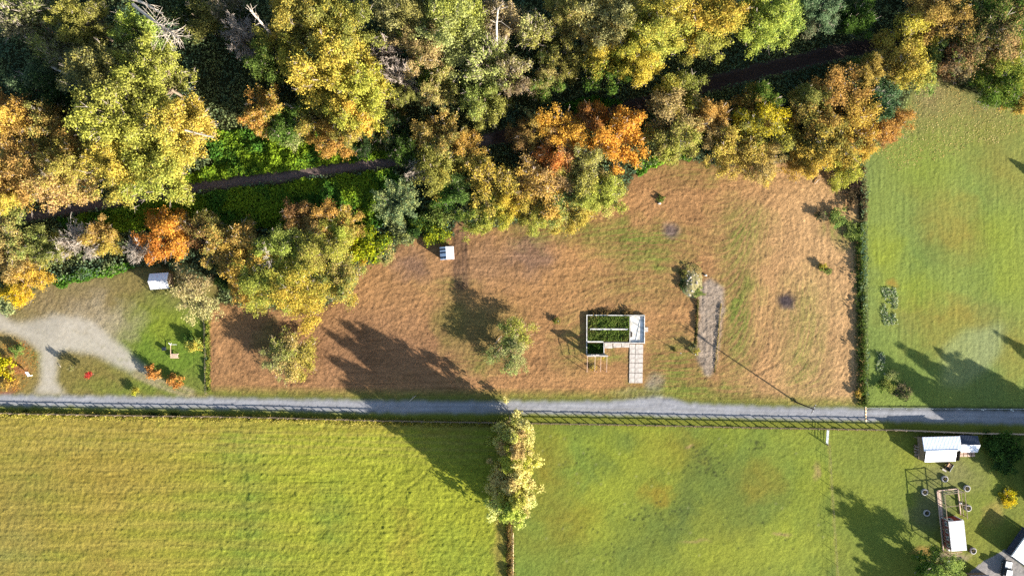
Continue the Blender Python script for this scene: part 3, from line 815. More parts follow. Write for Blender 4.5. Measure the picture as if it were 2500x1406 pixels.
UW = 'trees of the upper wood'
for t in [
 ('sparse', 62, 42, 75, 20, 'GB', 'OL', 'thin_tree', 'thin grey-brown tree in the farthest upper corner of the wood, beside the driveway end'),
 ('tall', 205, 58, 55, 20, 'YG', 'OL', 'cottonwood_tree', 'yellow-green cottonwood between the thin corner tree and the fallen white trunk'),
 ('sparse', 140, 125, 55, 17, 'GB', 'OL', 'thin_tree', 'thin brown tree just below the yellow-green cottonwood of the upper corner'),
 ('maple', 340, 80, 48, 15, 'PG', 'YG', 'pale_tree', 'small pale green tree under the long fallen white trunk'),
 ('tall', 255, 190, 82, 24, 'OL', 'BG', 'cottonwood_tree', 'grey-green cottonwood, uppermost of the big crown cluster left of the dark clearing'),
 ('tall', 375, 195, 75, 24, 'OL', 'YG', 'cottonwood_tree', 'olive cottonwood at the edge of the dark clearing, right of the grey-green one'),
 ('tall', 315, 295, 100, 25, 'YG', 'OL', 'cottonwood_tree', 'largest yellow-green cottonwood in the middle of the big left crown cluster'),
 ('tall', 425, 310, 82, 23, 'YG', 'Y', 'cottonwood_tree', 'yellow-green cottonwood bordering the green clearing above the path'),
 ('tall', 395, 405, 80, 20, 'Y', 'YG', 'cottonwood_tree', 'golden cottonwood closest to the path, at the foot of the big crown cluster'),
 ('tall', 290, 395, 78, 20, 'Y', 'OL', 'cottonwood_tree', 'yellow and olive cottonwood beside the golden one above the path'),
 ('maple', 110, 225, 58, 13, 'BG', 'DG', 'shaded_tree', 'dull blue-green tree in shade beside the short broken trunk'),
 ('maple', 45, 290, 52, 18, 'Y', 'O', 'maple_tree', 'yellow maple at the frame edge above the orange maples'),
 ('maple', 135, 325, 48, 15, 'O', 'OL', 'maple_tree', 'orange and green maple between the yellow edge maple and the big cottonwoods'),
 ('tall', 55, 400, 82, 18, 'Y', 'O', 'maple_tree', 'broad amber maple at the frame edge above the woodland path'),
 ('tall', 155, 425, 78, 18, 'YG', 'T', 'cottonwood_tree', 'pale straw-coloured cottonwood beside the broad amber maple'),
 ('maple', 225, 350, 45, 15, 'OL', 'O', 'maple_tree', 'small olive and rust maple squeezed beside the largest cottonwood'),
 ('maple', 20, 480, 45, 14, 'YG', 'Y', 'maple_tree', 'yellow-green maple where the path leaves the frame'),
 ('maple', 485, 45, 55, 13, 'DG', 'OL', 'dark_tree', 'dark green tree above the big dark clearing'),
 ('bare', 590, 90, 42, 16, None, None, 'bare_tree', 'white-twigged bare tree left of the yellow-green oval tree'),
 ('maple', 658, 140, 46, 18, 'YG', 'G', 'oval_tree', 'oval yellow-green tree between the white bare tree and the great yellow cottonwoods'),
 ('sparse', 570, 30, 45, 14, 'GB', 'DG', 'thin_tree', 'thin dark tree beside the leaning dead trunk near the top edge'),
 ('tall', 745, 45, 82, 24, 'Y', 'OL', 'cottonwood_tree', 'yellow cottonwood, topmost of the great yellow stand'),
 ('tall', 840, 70, 75, 24, 'Y', 'OL', 'cottonwood_tree', 'yellow-olive cottonwood at the upper edge of the great yellow stand beside pale crowns'),
 ('tall', 800, 165, 92, 25, 'Y', 'YG', 'cottonwood_tree', 'biggest golden cottonwood in the centre of the great yellow stand'),
 ('tall', 868, 225, 72, 22, 'Y', 'YG', 'cottonwood_tree', 'golden cottonwood of the great yellow stand touching the grey bare trees'),
 ('maple', 862, 292, 48, 18, 'Y', 'OL', 'maple_tree', 'yellow maple at the foot of the great yellow stand'),
 ('tall', 990, 30, 68, 22, 'OL', 'PG', 'cottonwood_tree', 'olive cottonwood above the grey bare trees'),
 ('tall', 1092, 58, 82, 23, 'PG', 'YG', 'cottonwood_tree', 'broad pale green cottonwood right of the olive one above the grey bare trees'),
 ('tall', 1045, 115, 58, 20, 'OL', 'T', 'cottonwood_tree', 'olive-tan cottonwood below the broad pale green one'),
 ('bare', 938, 130, 40, 17, None, None, 'bare_tree', 'upper of the two pinkish grey bare trees beside the golden stand'),
 ('bare', 976, 190, 38, 16, None, None, 'bare_tree', 'lower of the two pinkish grey bare trees beside the golden stand'),
 ('maple', 1045, 168, 42, 14, 'G', 'YG', 'maple_tree', 'fresh green tree between the bare trees and the tan round tree'),
 ('maple', 1072, 214, 42, 15, 'T', 'OL', 'tan_tree', 'round tan tree right of the lower bare tree'),
 ('maple', 985, 235, 30, 11, 'YG', 'OL', 'small_tree', 'small yellow-green tree at the foot of the bare trees'),
 ('sparse', 1195, 170, 58, 18, 'OL', 'PG', 'thin_tree', 'olive tree with white bare branches showing at its top, right of the tan round tree'),
 ('maple', 1182, 248, 50, 15, 'OL', 'LG', 'olive_tree', 'olive-green tree just below the one with white branches'),
 ('sparse', 1258, 180, 45, 17, 'PG', 'GB', 'thin_tree', 'pale thin tree with grey branches left of the dark hollow'),
 ('sparse', 1225, 45, 52, 18, 'GB', 'T', 'thin_tree', 'brown thin tree at the top edge over a white trunk'),
 ('sparse', 1308, 82, 45, 18, 'PG', 'OL', 'thin_tree', 'pale round tree with white branch tips beside the dark hollow'),
 ('tall', 1400, 25, 62, 20, 'OL', 'T', 'cottonwood_tree', 'olive-tan cottonwood at the top edge above the dark hollow'),
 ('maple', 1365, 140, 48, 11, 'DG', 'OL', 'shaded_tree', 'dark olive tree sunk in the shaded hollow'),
 ('maple', 1470, 155, 56, 15, 'Y', 'G', 'maple_tree', 'yellow and green maple standing alone below the pale gold canopy'),
 ('maple', 1335, 205, 36, 11, 'T', 'G', 'small_tree', 'small tan and green tree under the dark hollow'),
 ('tall', 1500, 38, 78, 23, 'Y', 'PG', 'cottonwood_tree', 'pale gold cottonwood, first of the pale gold canopy along the top edge'),
 ('tall', 1595, 62, 82, 23, 'Y', 'YG', 'cottonwood_tree', 'pale gold cottonwood in the middle of the pale gold canopy'),
 ('tall', 1560, 130, 62, 19, 'YG', 'Y', 'cottonwood_tree', 'yellow-green cottonwood hanging lowest below the pale gold canopy'),
 ('tall', 1745, 35, 82, 22, 'YG', 'Y', 'cottonwood_tree', 'light yellow-green cottonwood right of the pale gold canopy'),
 ('maple', 1715, 88, 50, 18, 'OL', 'YG', 'olive_tree', 'olive tree on the lower flank of the light yellow-green cottonwood'),
 ('tall', 1868, 42, 72, 22, 'YG', 'LG', 'cottonwood_tree', 'bright lime-yellow cottonwood beside the grey shaded tree'),
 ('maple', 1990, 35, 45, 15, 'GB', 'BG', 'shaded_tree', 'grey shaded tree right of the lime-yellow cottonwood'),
 ('maple', 2085, 45, 45, 12, 'DG', 'G', 'dark_tree', 'dark green tree between the grey shaded tree and the rusty trees'),
 ('tall', 2290, 38, 72, 15, 'R', 'O', 'maple_tree', 'rust-brown maple at the top edge over the lawn corner'),
 ('maple', 2212, 110, 58, 13, 'O', 'Y', 'maple_tree', 'orange-yellow maple at the end of the woodland path'),
 ('maple', 2235, 170, 58, 12, 'Y', 'LG', 'maple_tree', 'yellow and light green maple touching the lawn corner'),
 ('tall', 2395, 85, 92, 15, 'G', 'T', 'maple_tree', 'broad dull green maple above the lawn'),
 ('tall', 2455, 185, 75, 13, 'YG', 'G', 'maple_tree', 'yellow-green maple overhanging the lawn'),
 ('maple', 2335, 140, 45, 12, 'R', 'GB', 'maple_tree', 'brown half-bare maple between the dull green and the yellow maples'),
 ('tall', 2445, 25, 75, 16, 'R', 'G', 'maple_tree', 'rust and green maple in the farthest corner above the lawn'),
 ('maple', 2485, 235, 42, 9, 'LG', 'O', 'maple_tree', 'light green maple with orange edge low over the lawn'),
]: tree(*t, group=UW, twig=(GREYTWIG if t[0] in ('bare', 'sparse') else None))

ED = 'maples and trees along the edge of the field'
for t in [
 ('maple', 2120, 180, 40, 11, 'G', 'O', 'maple_tree', 'green and orange maple at the path end above the shaded round maple'),
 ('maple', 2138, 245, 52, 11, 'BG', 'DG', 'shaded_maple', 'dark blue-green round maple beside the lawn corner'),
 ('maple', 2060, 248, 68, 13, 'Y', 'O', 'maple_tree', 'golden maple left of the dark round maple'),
 ('maple', 1975, 258, 58, 13, 'OL', 'O', 'maple_tree', 'dull olive-orange maple below the shaded path bend'),
 ('maple', 2000, 350, 68, 12, 'Y', 'OL', 'maple_tree', 'yellow-olive maple over the upper field corner'),
 ('maple', 2082, 350, 50, 10, 'Y', 'O', 'maple_tree', 'deep yellow maple next to the rusty one by the lawn'),
 ('maple', 2172, 302, 45, 8, 'R', 'O', 'maple_tree', 'rusty orange low maple spreading onto the lawn'),
 ('maple', 1958, 398, 40, 9, 'Y', 'O', 'maple_tree', 'small amber maple at the top border of the field'),
 ('maple', 2048, 402, 44, 9, 'Y', 'YG', 'maple_tree', 'bright yellow maple above the brush pile'),
 ('maple', 1850, 248, 50, 13, 'G', 'O', 'maple_tree', 'green maple with orange tips beside the dark path'),
 ('maple', 1872, 312, 58, 13, 'YY', 'OL', 'maple_tree', 'lemon yellow maple below the green orange-tipped one'),
 ('maple', 1798, 368, 60, 12, 'Y', 'O', 'maple_tree', 'golden orange maple leaning over the rounded field end'),
 ('maple', 1862, 396, 44, 10, 'Y', 'T', 'maple_tree', 'straw yellow maple on the field border beside a gap'),
 ('maple', 1662, 235, 54, 14, 'Y', 'OL', 'maple_tree', 'yellow-olive maple beside the gap in the tree belt'),
 ('maple', 1650, 300, 68, 14, 'YG', 'T', 'maple_tree', 'broad pale green and tan maple right of the gap in the belt'),
 ('maple', 1728, 290, 50, 13, 'O', 'T', 'maple_tree', 'orange-tan maple between the pale broad maple and the golden ones'),
 ('maple', 1655, 352, 42, 10, 'LG', 'OL', 'maple_tree', 'light green low maple above the rounded field end'),
 ('maple', 1510, 332, 64, 13.5, 'OY', 'OY', 'maple_tree', 'glowing orange-yellow maple left of the gap in the belt'),
 ('maple', 1365, 322, 58, 13, 'OO', 'OY', 'maple_tree', 'deep orange maple left of the glowing orange-yellow one'),
 ('maple', 1440, 288, 40, 12, 'OO', 'R', 'maple_tree', 'red-orange small maple between the deep orange and the glowing maples'),
 ('maple', 1300, 332, 45, 11, 'R', 'O', 'maple_tree', 'rust-brown maple at the left end of the orange group'),
 ('maple', 1358, 385, 50, 12, 'OO', 'T', 'maple_tree', 'orange-tan maple in front of the deep orange one'),
 ('maple', 1335, 460, 64, 11, 'T', 'Y', 'maple_tree', 'tan maple in front of the orange group, closest to the thin olive tree'),
 ('maple', 1425, 418, 58, 12, 'PG', 'YG', 'maple_tree', 'grey-green maple in the middle of the front tan group'),
 ('maple', 1466, 480, 52, 10, 'T', 'YG', 'maple_tree', 'tan and green maple at the right end of the front group'),
 ('maple', 1385, 510, 56, 9, 'Y', 'LG', 'maple_tree', 'lime-edged yellow maple lowest of the front group on the field'),
 ('maple', 1300, 515, 40, 9, 'YG', 'Y', 'maple_tree', 'small yellow-green maple at the low left corner of the front group'),
 ('sparse', 1195, 448, 60, 12, 'OL', 'Y', 'thin_tree', 'thin olive tree with grey branches between two maple groups'),
 ('maple', 1232, 502, 42, 9, 'Y', 'YG', 'maple_tree', 'yellow maple below the thin olive tree'),
 ('maple', 1168, 530, 42, 8, 'YG', 'G', 'maple_tree', 'yellow-green low maple beside the wheel tracks into the wood'),
 ('maple', 1065, 340, 55, 13, 'OL', 'O', 'maple_tree', 'orange-olive maple over the path where it enters shade'),
 ('maple', 1068, 412, 58, 12, 'Y', 'OL', 'maple_tree', 'amber maple below the path with bare twigs at its side'),
 ('maple', 1102, 465, 45, 10, 'LG', 'G', 'maple_tree', 'green maple between the amber maple and the thin olive tree'),
 ('bare', 1012, 415, 28, 8, None, None, 'bare_tree', 'small bare tree at the left side of the amber maple'),
 ('maple', 1150, 378, 45, 11, 'OL', 'O', 'maple_tree', 'dull olive maple just right of the orange-olive one over the path'),
 ('maple', 940, 300, 56, 12, 'DG', 'O', 'maple_tree', 'dark green maple with orange tips below the golden stand'),
 ('maple', 1000, 352, 42, 10, 'DG', 'G', 'dark_tree', 'dark green tree above the path beside the orange-olive maple'),
 ('maple', 648, 275, 48, 14, 'YG', 'O', 'maple_tree', 'orange-yellow maple below the short dead stem, left of the pale green one'),
 ('maple', 704, 302, 48, 12, 'PG', 'G', 'maple_tree', 'pale green maple at the left of the small clearing'),
 ('maple', 770, 288, 48, 13, 'O', 'OL', 'maple_tree', 'rusty olive maple under the golden stand'),
 ('maple', 822, 320, 52, 12, 'YG', 'O', 'maple_tree', 'yellow-green maple with orange flecks over the small clearing'),
 ('maple', 890, 335, 42, 11, 'DG', 'G', 'dark_tree', 'dark green tree on the right of the small clearing'),
 ('spray', 968, 495, 60, 9, 'BG', 'PG', 'willow_tree', 'silvery blue-green willow with radiating sprays below the path'),
 ('maple', 35, 570, 58, 11, 'T', 'LG', 'maple_tree', 'tan and green maple below the path at the frame edge'),
 ('maple', 25, 640, 52, 10, 'O', 'T', 'maple_tree', 'orange-tan maple below the tan and green one'),
 ('maple', 115, 610, 48, 10, 'Y', 'OL', 'maple_tree', 'yellow maple left of the large white-branched bare tree'),
 ('bare', 188, 588, 48, 10, None, None, 'bare_tree', 'large white-branched bare tree fanning out below the path'),
 ('maple', 248, 580, 40, 10, 'Y', 'O', 'maple_tree', 'yellow-orange maple right of the large white-branched bare tree'),
 ('maple', 62, 695, 45, 8, 'YY', 'Y', 'maple_tree', 'bright lemon low maple at the top of the gravel yard'),
 ('shrub', 12, 728, 32, 5, 'PG', 'BG', 'shrub', 'pale blue-green shrub at the frame edge by the gravel yard'),
 ('maple', 412, 566, 62, 11, 'OY', 'OO', 'maple_tree', 'brilliant orange maple behind the grey roofed shed'),
 ('bare', 345, 612, 34, 8, None, None, 'bare_tree', 'bare grey tree on the left of the brilliant orange maple'),
 ('maple', 500, 560, 44, 10, 'OL', 'R', 'maple_tree', 'brown-olive maple right of the brilliant orange maple'),
 ('maple', 562, 588, 58, 11, 'OL', 'O', 'maple_tree', 'rust-orange maple in the middle of the lower left belt'),
 ('maple', 606, 642, 56, 11, 'O', 'Y', 'maple_tree', 'orange-yellow maple in front of the rust-orange one'),
 ('maple', 730, 528, 40, 10, 'O', 'R', 'maple_tree', 'reddish orange maple at the back of the lower belt by dark brambles'),
 ('maple', 790, 545, 46, 10, 'T', 'O', 'maple_tree', 'tan half-leafless maple beside the reddish orange one'),
 ('maple', 842, 560, 42, 10, 'YG', 'O', 'maple_tree', 'yellow-green maple left of the silvery willow'),
 ('maple', 700, 600, 52, 12, 'OL', 'YG', 'maple_tree', 'olive maple behind the large yellow field-edge crowns'),
 ('tall', 782, 622, 72, 13, 'YG', 'T', 'cottonwood_tree', 'yellow-green spreading tree at the field edge left of the lime shrubs'),
 ('tall', 652, 682, 72, 13, 'Y', 'YG', 'cottonwood_tree', 'yellow spreading tree at the field edge with a grey bare top beside it'),
 ('tall', 738, 705, 78, 13, 'Y', 'YG', 'cottonwood_tree', 'largest yellow spreading tree, farthest out over the brown field'),
 ('maple', 818, 690, 56, 11, 'Y', 'LG', 'maple_tree', 'yellow round tree right of the largest spreading one'),
 ('bare', 655, 635, 36, 12, None, None, 'bare_tree', 'grey bare top poking out of the yellow field-edge crowns'),
 ('maple', 598, 705, 38, 9, 'Y', 'O', 'maple_tree', 'small golden maple right of the tan thin tree'),
 ('shrub', 905, 595, 42, 5, 'BY', 'G', 'shrub', 'lime green shrub at the field edge left of the willow'),
 ('shrub', 868, 610, 26, 4, 'OY', 'BY', 'shrub', 'lime shrub with orange leaves beside the largest lime one'),
 ('shrub', 935, 618, 24, 3, 'PLE', 'LG', 'shrub', 'pale flowering shrub on the field border'),
 ('shrub', 1058, 560, 34, 4, 'BY', 'G', 'shrub', 'lime green shrub behind the striped roof shed'),
 ('shrub', 1075, 520, 32, 5, 'G', 'LG', 'shrub', 'dark green shrub left of the wheel tracks'),
 ('shrub', 1020, 545, 30, 4, 'G', 'DG', 'shrub', 'deep green shrub right below the willow'),
 ('shrub', 985, 560, 30, 4, 'LG', 'BG', 'shrub', 'grey-green shrub under the willow edge'),
 ('sparse', 478, 714, 56, 8, 'T', 'PLE', 'thin_tree', 'tan thinly leaved tree overhanging the grey roofed shed'),
 ('shrub', 550, 680, 22, 4, 'G', 'DG', 'shrub', 'dark green shrub between the tan thin tree and the golden maple'),
 ('sparse', 688, 872, 46, 7, 'YG', 'PG', 'lone_tree', 'thin pale part of the lone pair of trees in the brown field, showing white twigs'),
 ('maple', 714, 872, 50, 7, 'YG', 'PLE', 'lone_tree', 'full pale yellow tree of the lone pair in the brown field'),
 ('sparse', 1252, 815, 42, 6.5, 'YG', 'LG', 'lone_tree', 'upper green tree of the pair near the ruined foundation'),
 ('sparse', 1246, 862, 44, 6.5, 'LG', 'PG', 'lone_tree', 'lower light green tree of the pair near the ruined foundation'),
]: tree(*((t[0], t[1], t[2], t[3], t[4] * (.78 if t[1] < 1000 and t[0] not in ('shrub', 'spray') else .9)) + t[5:]), group=ED, twig=(PALEBARK if t[0] == 'bare' else TANTWIG if t[0] == 'sparse' else None), cat=('shrub' if t[0] == 'shrub' else 'tree'))


# poplars on the boundary between meadow and pasture
PN = ['closest to the lane', 'second from the lane', 'third from the lane', 'fourth from the lane', 'fifth from the lane', 'sixth from the lane', 'farthest from the lane']
for i, (px, py, h, r) in enumerate([(1250, 1046, 13, 44), (1258, 1074, 15, 42), (1246, 1098, 14, 50), (1262, 1124, 16.5, 44), (1244, 1150, 14, 50), (1260, 1182, 16, 44), (1250, 1208, 14.5, 48)]):
    zc = h * .58; k = H / (H - zc)
    tree('poplar', 1250 + (px - 1250) * k, 703 + (py - 703) * k, r, h, 'PLE', ('YG', 'T', 'YG')[i % 3], 'poplar_tree', 'pale yellow poplar in the row by the meadow, ' + PN[i], 'poplars in a row', 'tree', TANTWIG)
tree('shrub', 1222, 1230, 17, 2.5, 'Y', 'YG', 'shrub', 'yellow shrub at the foot of the last poplar', cat='shrub')

# trees east of the lawn, partly outside the frame, that shade the lane
EA = 'dark conifers east of the lawn'
EL = ['nearest the lane fence shrubs', 'second from the lane shrubs', 'third from the lane shrubs', 'just behind the nearest one', 'south of the second one', 'in the middle of the row', 'at the far east of the row', 'beside the bright yellow plant side', 'beside the white barn', 'farthest north along the lane', 'south-east of the row']
for i, (px, py, h, r) in enumerate([(2556, 1146, 16, 58), (2606, 1120, 15.5, 60), (2660, 1105, 14, 54), (2580, 1180, 15, 58), (2650, 1180, 13, 48), (2700, 1140, 15, 46), (2760, 1150, 16, 44), (2560, 1222, 11, 40), (2640, 1240, 11, 40), (2800, 1060, 14, 40), (2720, 1200, 13, 46)]):
    k = H / (H - h * .5)
    tree('conifer', 1250 + (px - 1250) * k, 703 + (py - 703) * k, r, h, 'DG', 'G', 'conifer_tree', 'conifer outside the frame ' + EL[i] + ', shading the lane', EA, zf=.5)
for px, py, r, h, lb in [(2432, 1090, 30, 3.0, 'dark green shrub right of the white-roofed shed, under the lane fence'), (2478, 1085, 32, 4, 'dark green shrub at the frame edge below the lane'), (2455, 1125, 30, 3, 'low dark shrub in the shade below the lane')]:
    tree('shrub', px, py, r, h, 'DG', 'G', 'shrub', lb, None, 'shrub')
tree('maple', 2292, 1386, 44, 8, 'G', 'LG', 'garden_tree', 'bushy green tree south of the red coop at the bottom edge')
for px, py, h, r, lb in [(2300, 1440, 8.5, 34, 'conifer just below the bottom edge, beside the bushy green tree'), (2335, 1490, 9, 36, 'second conifer below the bottom edge'), (2330, 1550, 9, 36, 'third conifer below the bottom edge'), (2380, 1560, 11, 38, 'tallest conifer below the bottom edge')]:
    k = H / (H - h * .5)
    tree('conifer', 1250 + (px - 1250) * k, 703 + (py - 703) * k, r * 1.3, h, 'DG', 'G', 'conifer_tree', lb, 'conifers beyond the bottom edge', zf=.5)
tree('conifer', 2540, 430, 16, 2.6, 'DG', 'G', 'conifer_tree', 'conifer just off the east side of the lawn', zf=.5)

# small plants
for px, py, r, h, a, b, nm, lb in [
 (40, 856, 12, 1.8, 'G', 'LG', 'round_bush', 'round green bush on the leaf-strewn lawn beside the gravel fork'),
 (375, 906, 16, 2.0, 'O', 'OO', 'orange_bush', 'upper orange bush beside the double wheel track'),
 (431, 931, 16, 2.0, 'O', 'OO', 'orange_bush', 'lower orange bush beside the double wheel track, nearer the lane'),
 (8, 900, 22, 3.0, 'YY', 'BY', 'yellow_bush', 'bright yellow bush cut by the frame edge'),
 (28, 935, 16, 1.2, 'Y', 'O', 'yellow_bush', 'low amber bush just below the bright yellow one'),
 (470, 843, 16, 1.9, 'Y', 'LG', 'yellow_bush', 'yellow-green bush beside the wire fence of the house yard'),
 (462, 822, 9, 1.9, 'DG', 'G', 'dark_bush', 'small dark bush above the yellow-green one by the yard fence'),
 (332, 955, 8, 1.6, 'BY', 'Y', 'lime_bush', 'small lime bush between the double track and the lane'),
 (2462, 1212, 18, 1.3, 'YY', 'BY', 'yellow_bush', 'bright yellow plant spilling beside a tyre planter'),
 (1614, 484, 8, .8, 'LG', 'G', 'weed_clump', 'green weed clump beside a pale stone in the upper field'),
 (2010, 652, 8, 1.2, 'LG', 'Y', 'weed_clump', 'first of two uncut weed clumps in the eastern field, the one nearer the pit'),
 (2023, 662, 8, 1.1, 'G', 'LG', 'weed_clump', 'second uncut weed clump in the eastern field, the greener one'),
 (2048, 536, 20, 1.5, 'LG', 'OL', 'bramble_mound', 'green bramble mound near the brush pile'),
 (2085, 565, 18, 1.2, 'G', 'LG', 'bramble_mound', 'dark bramble patch between the green mound and the boundary hedge'),
 (2078, 436, 30, 2.2, 'BR', 'BD', 'brush_pile', 'brown brush pile in the upper corner of the field'),
 (2088, 485, 22, 2.0, 'BR', 'BD', 'brush_pile', 'lower dark brush pile beside the boundary hedge'),
 (2005, 530, 12, 1.4, 'DG', 'GB', 'bramble_mound', 'small dark bramble left of the green mound'),
 (1360, 782, 8, 1.0, 'G', 'OL', 'weed_clump', 'green thistle clump left of the ruined foundation'),
 (1690, 850, 9, 1.3, 'OL', 'GB', 'weed_clump', 'dark dry weed at the lower end of the dirt strip'),
 (1702, 858, 7, .8, 'T', 'Y', 'weed_clump', 'straw-coloured dry tuft beside the dark weed on the dirt strip'),
 (1668, 668, 10, 1.1, 'BD', 'OL', 'weed_clump', 'tall weeds on the upper side of the rubble heap'),
 (1690, 662, 17, 0.6, 'OL', 'T', 'weed_clump', 'yellowed weeds on top of the rubble heap'),
 (1686, 694, 16, 0.6, 'OL', 'BG', 'weed_clump', 'grey-green weeds at the middle of the rubble heap'),
 (1668, 697, 10, 1.1, 'BD', 'DG', 'weed_clump', 'dark weeds at the outer edge of the rubble heap'),
 (1705, 715, 11, 0.52, 'LG', 'OL', 'weed_clump', 'light green weeds at the foot of the rubble heap'),
 (1470, 870, 6, .6, 'T', 'Y', 'dry_tuft', 'straw tuft under the wooden porch frame nearest its right post'),
 (1450, 896, 7, .6, 'T', 'OY', 'dry_tuft', 'straw tuft at the outer end of the wooden porch frame'),
 (2178, 918, 12, 1.0, 'LG', 'PG', 'garden_plant', 'green plant at the lawn edge below the second flower bed'),
 (2165, 945, 16, 1.2, 'G', 'OL', 'garden_plant', 'dark plant at the lawn edge close to the lane'),
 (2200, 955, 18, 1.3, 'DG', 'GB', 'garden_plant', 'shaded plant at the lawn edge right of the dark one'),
 (2097, 962, 8, 1.3, 'LG', 'Y', 'garden_plant', 'yellow-green bush at the lower end of the boundary hedge'),
]: tree('bush', px, py, r, h, a, b, nm, lb, None, 'bush' if 'bush' in nm else 'plant', zf=.5)

# two saplings with thin stems
def sapling(px, py, h, cr, a, b, label):
    x, y = P(px, py)
    r = empty('sapling', (x, y, 0), random.uniform(0, 6), label, 'sapling', 'saplings on the yard lawn')
    m = MB(); m.tube((0, 0, -.1), (.06, .04, h * .5), .05, .035, 6); m.tube((.06, .04, h * .5), (0, 0, h), .035, .012, 6)
    tips = []
    for k in range(7):
        an = k * 2.4; z0 = h * (.45 + .07 * k)
        e = (math.cos(an) * cr * .8, math.sin(an) * cr * .8, z0 + cr * .5)
        m.tube((0, 0, z0), e, .02, .008, 4); tips.append(e)
    m.build('stem', BARK, r)
    rs = np.random.RandomState(int(px)); n = 340
    c = np.array(tips)[rs.randint(0, 7, n)] * rs.uniform(.4, 1.05, (n, 1)) * np.array([1, 1, 0]) + np.stack([rs.randn(n) * .14, rs.randn(n) * .14, rs.uniform(h * .5, h, n)], 1)
    v, f = quads(c, rs.randn(n, 3) + np.array([0, 0, .5]), np.full(n, .24), rs)
    o = link('crown', np_mesh('crown', v, f, LEAF, face_attr={'tone': rs.rand(n), 'lobe': rs.rand(n)}), None, r)
    o['leaf_a'] = list(lin(PAL[a], LK)); o['leaf_b'] = list(lin(PAL[b], LK))
sapling(229, 913, 2.9, .85, 'RED', 'RED', 'small red-leaved sapling on the lawn inside the gravel fork')
sapling(186, 896, 2.6, .7, 'OL', 'GB', 'nearly leafless sapling left of the red-leaved one')
sapling(40, 905, 2.2, .5, 'Y', 'OL', 'slender sapling beside the bright yellow bush')

# dead trunks
def dead_trunk(name, pts, r0, label, nb=8, seed=0, m=PALEBARK, spread=2.2):
    rs = np.random.RandomState(seed)
    W = []
    for px, py, z in pts:
        x, y = P(px, py, z); W.append(np.array([x, y, z]))
    base = W[0]
    root = empty(name, tuple(base), 0, label, 'dead tree', 'dead trunks in the wood')
    W = [w - base for w in W]
    segs = []
    n = len(W)
    for i in range(n - 1):
        segs.append((*W[i], *W[i + 1], r0 * (1 - .75 * i / n), r0 * (1 - .75 * (i + 1) / n)))
    v, f = tubes(segs, 8); link('trunk', np_mesh('trunk', v, f, m, True), None, root)
    if nb:
        tw = []
        for k in range(nb):
            t = rs.uniform(.45, 1) * (n - 1); i = min(int(t), n - 2)
            p = W[i] + (W[i + 1] - W[i]) * (t - i)
            d = unit(rs, 1)[0] * .8 + (W[-1] - W[0]) / np.linalg.norm(W[-1] - W[0]) * .5
            L = spread * rs.uniform(.5, 1.2)
            q = p + d * L * .5; e = q + (d + rs.randn(3) * .4) * L * .6
            tw.append((*p, *q, .10, .06)); tw.append((*q, *e, .06, .025))
            for _ in range(2):
                e2 = q + (d + rs.randn(3) * .7) * L * .5; tw.append((*q, *e2, .045, .02))
        v, f = tubes(tw, 4); link('branches', np_mesh('branches', v, f, m), None, root)['kind'] = 'stuff'
dead_trunk('dead_trunk', [(325, 12, 17), (360, 40, 18), (400, 68, 19), (440, 95, 20)], .42, 'long white dead trunk with a twiggy head lying over the upper left wood', 34, 1, spread=3.4)
dead_trunk('dead_trunk', [(305, -8, 16), (350, 8, 17), (396, 34, 18)], .4, 'shorter white dead trunk at the top edge above the long one', 8, 2)
dead_trunk('dead_trunk', [(128, 164, 8), (168, 184, 11)], .38, 'short broken grey trunk beside the dull blue-green tree', 0, 3)
dead_trunk('dead_trunk', [(675, 95, 12), (650, 70, 16), (610, 25, 22)], .38, 'leaning dead trunk with few limbs between the thin dark tree and the yellow stand', 9, 4)
dead_trunk('dead_trunk', [(695, 254, 6), (728, 268, 7)], .34, 'short pale dead stem above the orange-yellow maple', 3, 5, spread=.8)
dead_trunk('dead_trunk', [(1213, 112, 12), (1212, 60, 19), (1216, 20, 23)], .32, 'straight white trunk rising beside the brown thin tree at the top edge', 6, 6)
dead_trunk('dead_trunk', [(452, 318, 17), (490, 328, 17), (522, 336, 17)], .24, 'pale trunk piece lying on the cottonwood beside the green clearing', 3, 7, spread=1)

# ------------------------------------------------------------------ undergrowth, weeds, fallen leaves: uncountable cover
def cover(name, pts, size, a, b, zfun, seed, mat_=None, nrm=(0, 0, 1.0), spread=.7, kk=.6):
    rs = np.random.RandomState(seed)
    n = len(pts)
    c = np.column_stack([pts, zfun])
    v, f = quads(c, np.array(nrm)[None] + rs.randn(n, 3) * spread, np.full(n, size), rs)
    lo = np.clip(fbm(pts[:, 0], pts[:, 1], 5.0, seed + 3, 3) * 2.2 - .6, 0, 1)
    o = link(name, np_mesh(name, v, f, LEAF, face_attr={'tone': rs.rand(n), 'lobe': lo}))
    o['leaf_a'] = list(lin(a, kk)); o['leaf_b'] = list(lin(b, kk))
    return tag(o, kind='stuff')
def sample_mask(mask, n, seed):
    rs = np.random.RandomState(seed)
    j, i = np.nonzero(mask)
    k = rs.randint(0, len(j), n)
    return np.column_stack([xs[i[k]] + (rs.rand(n) - .5) * g, ys[j[k]] + (rs.rand(n) - .5) * g])
fm = m_forest & ~m_trail & (np.abs(X) < 135) & (Y < 80)
CLEAR = inside(PX + wx, PY + wy, [(500, 330), (640, 310), (930, 335), (975, 392), (700, 432), (400, 476), (420, 440), (520, 400)]) | inside(PX + wx, PY + wy, [(280, 505), (500, 470), (700, 446), (960, 408), (990, 450), (930, 560), (600, 560), (160, 570), (150, 530)]) | inside(PX + wx, PY + wy, [(1370, 255), (1460, 235), (1545, 262), (1430, 290)])
pts = sample_mask(fm & ~CLEAR, 120000, 21)
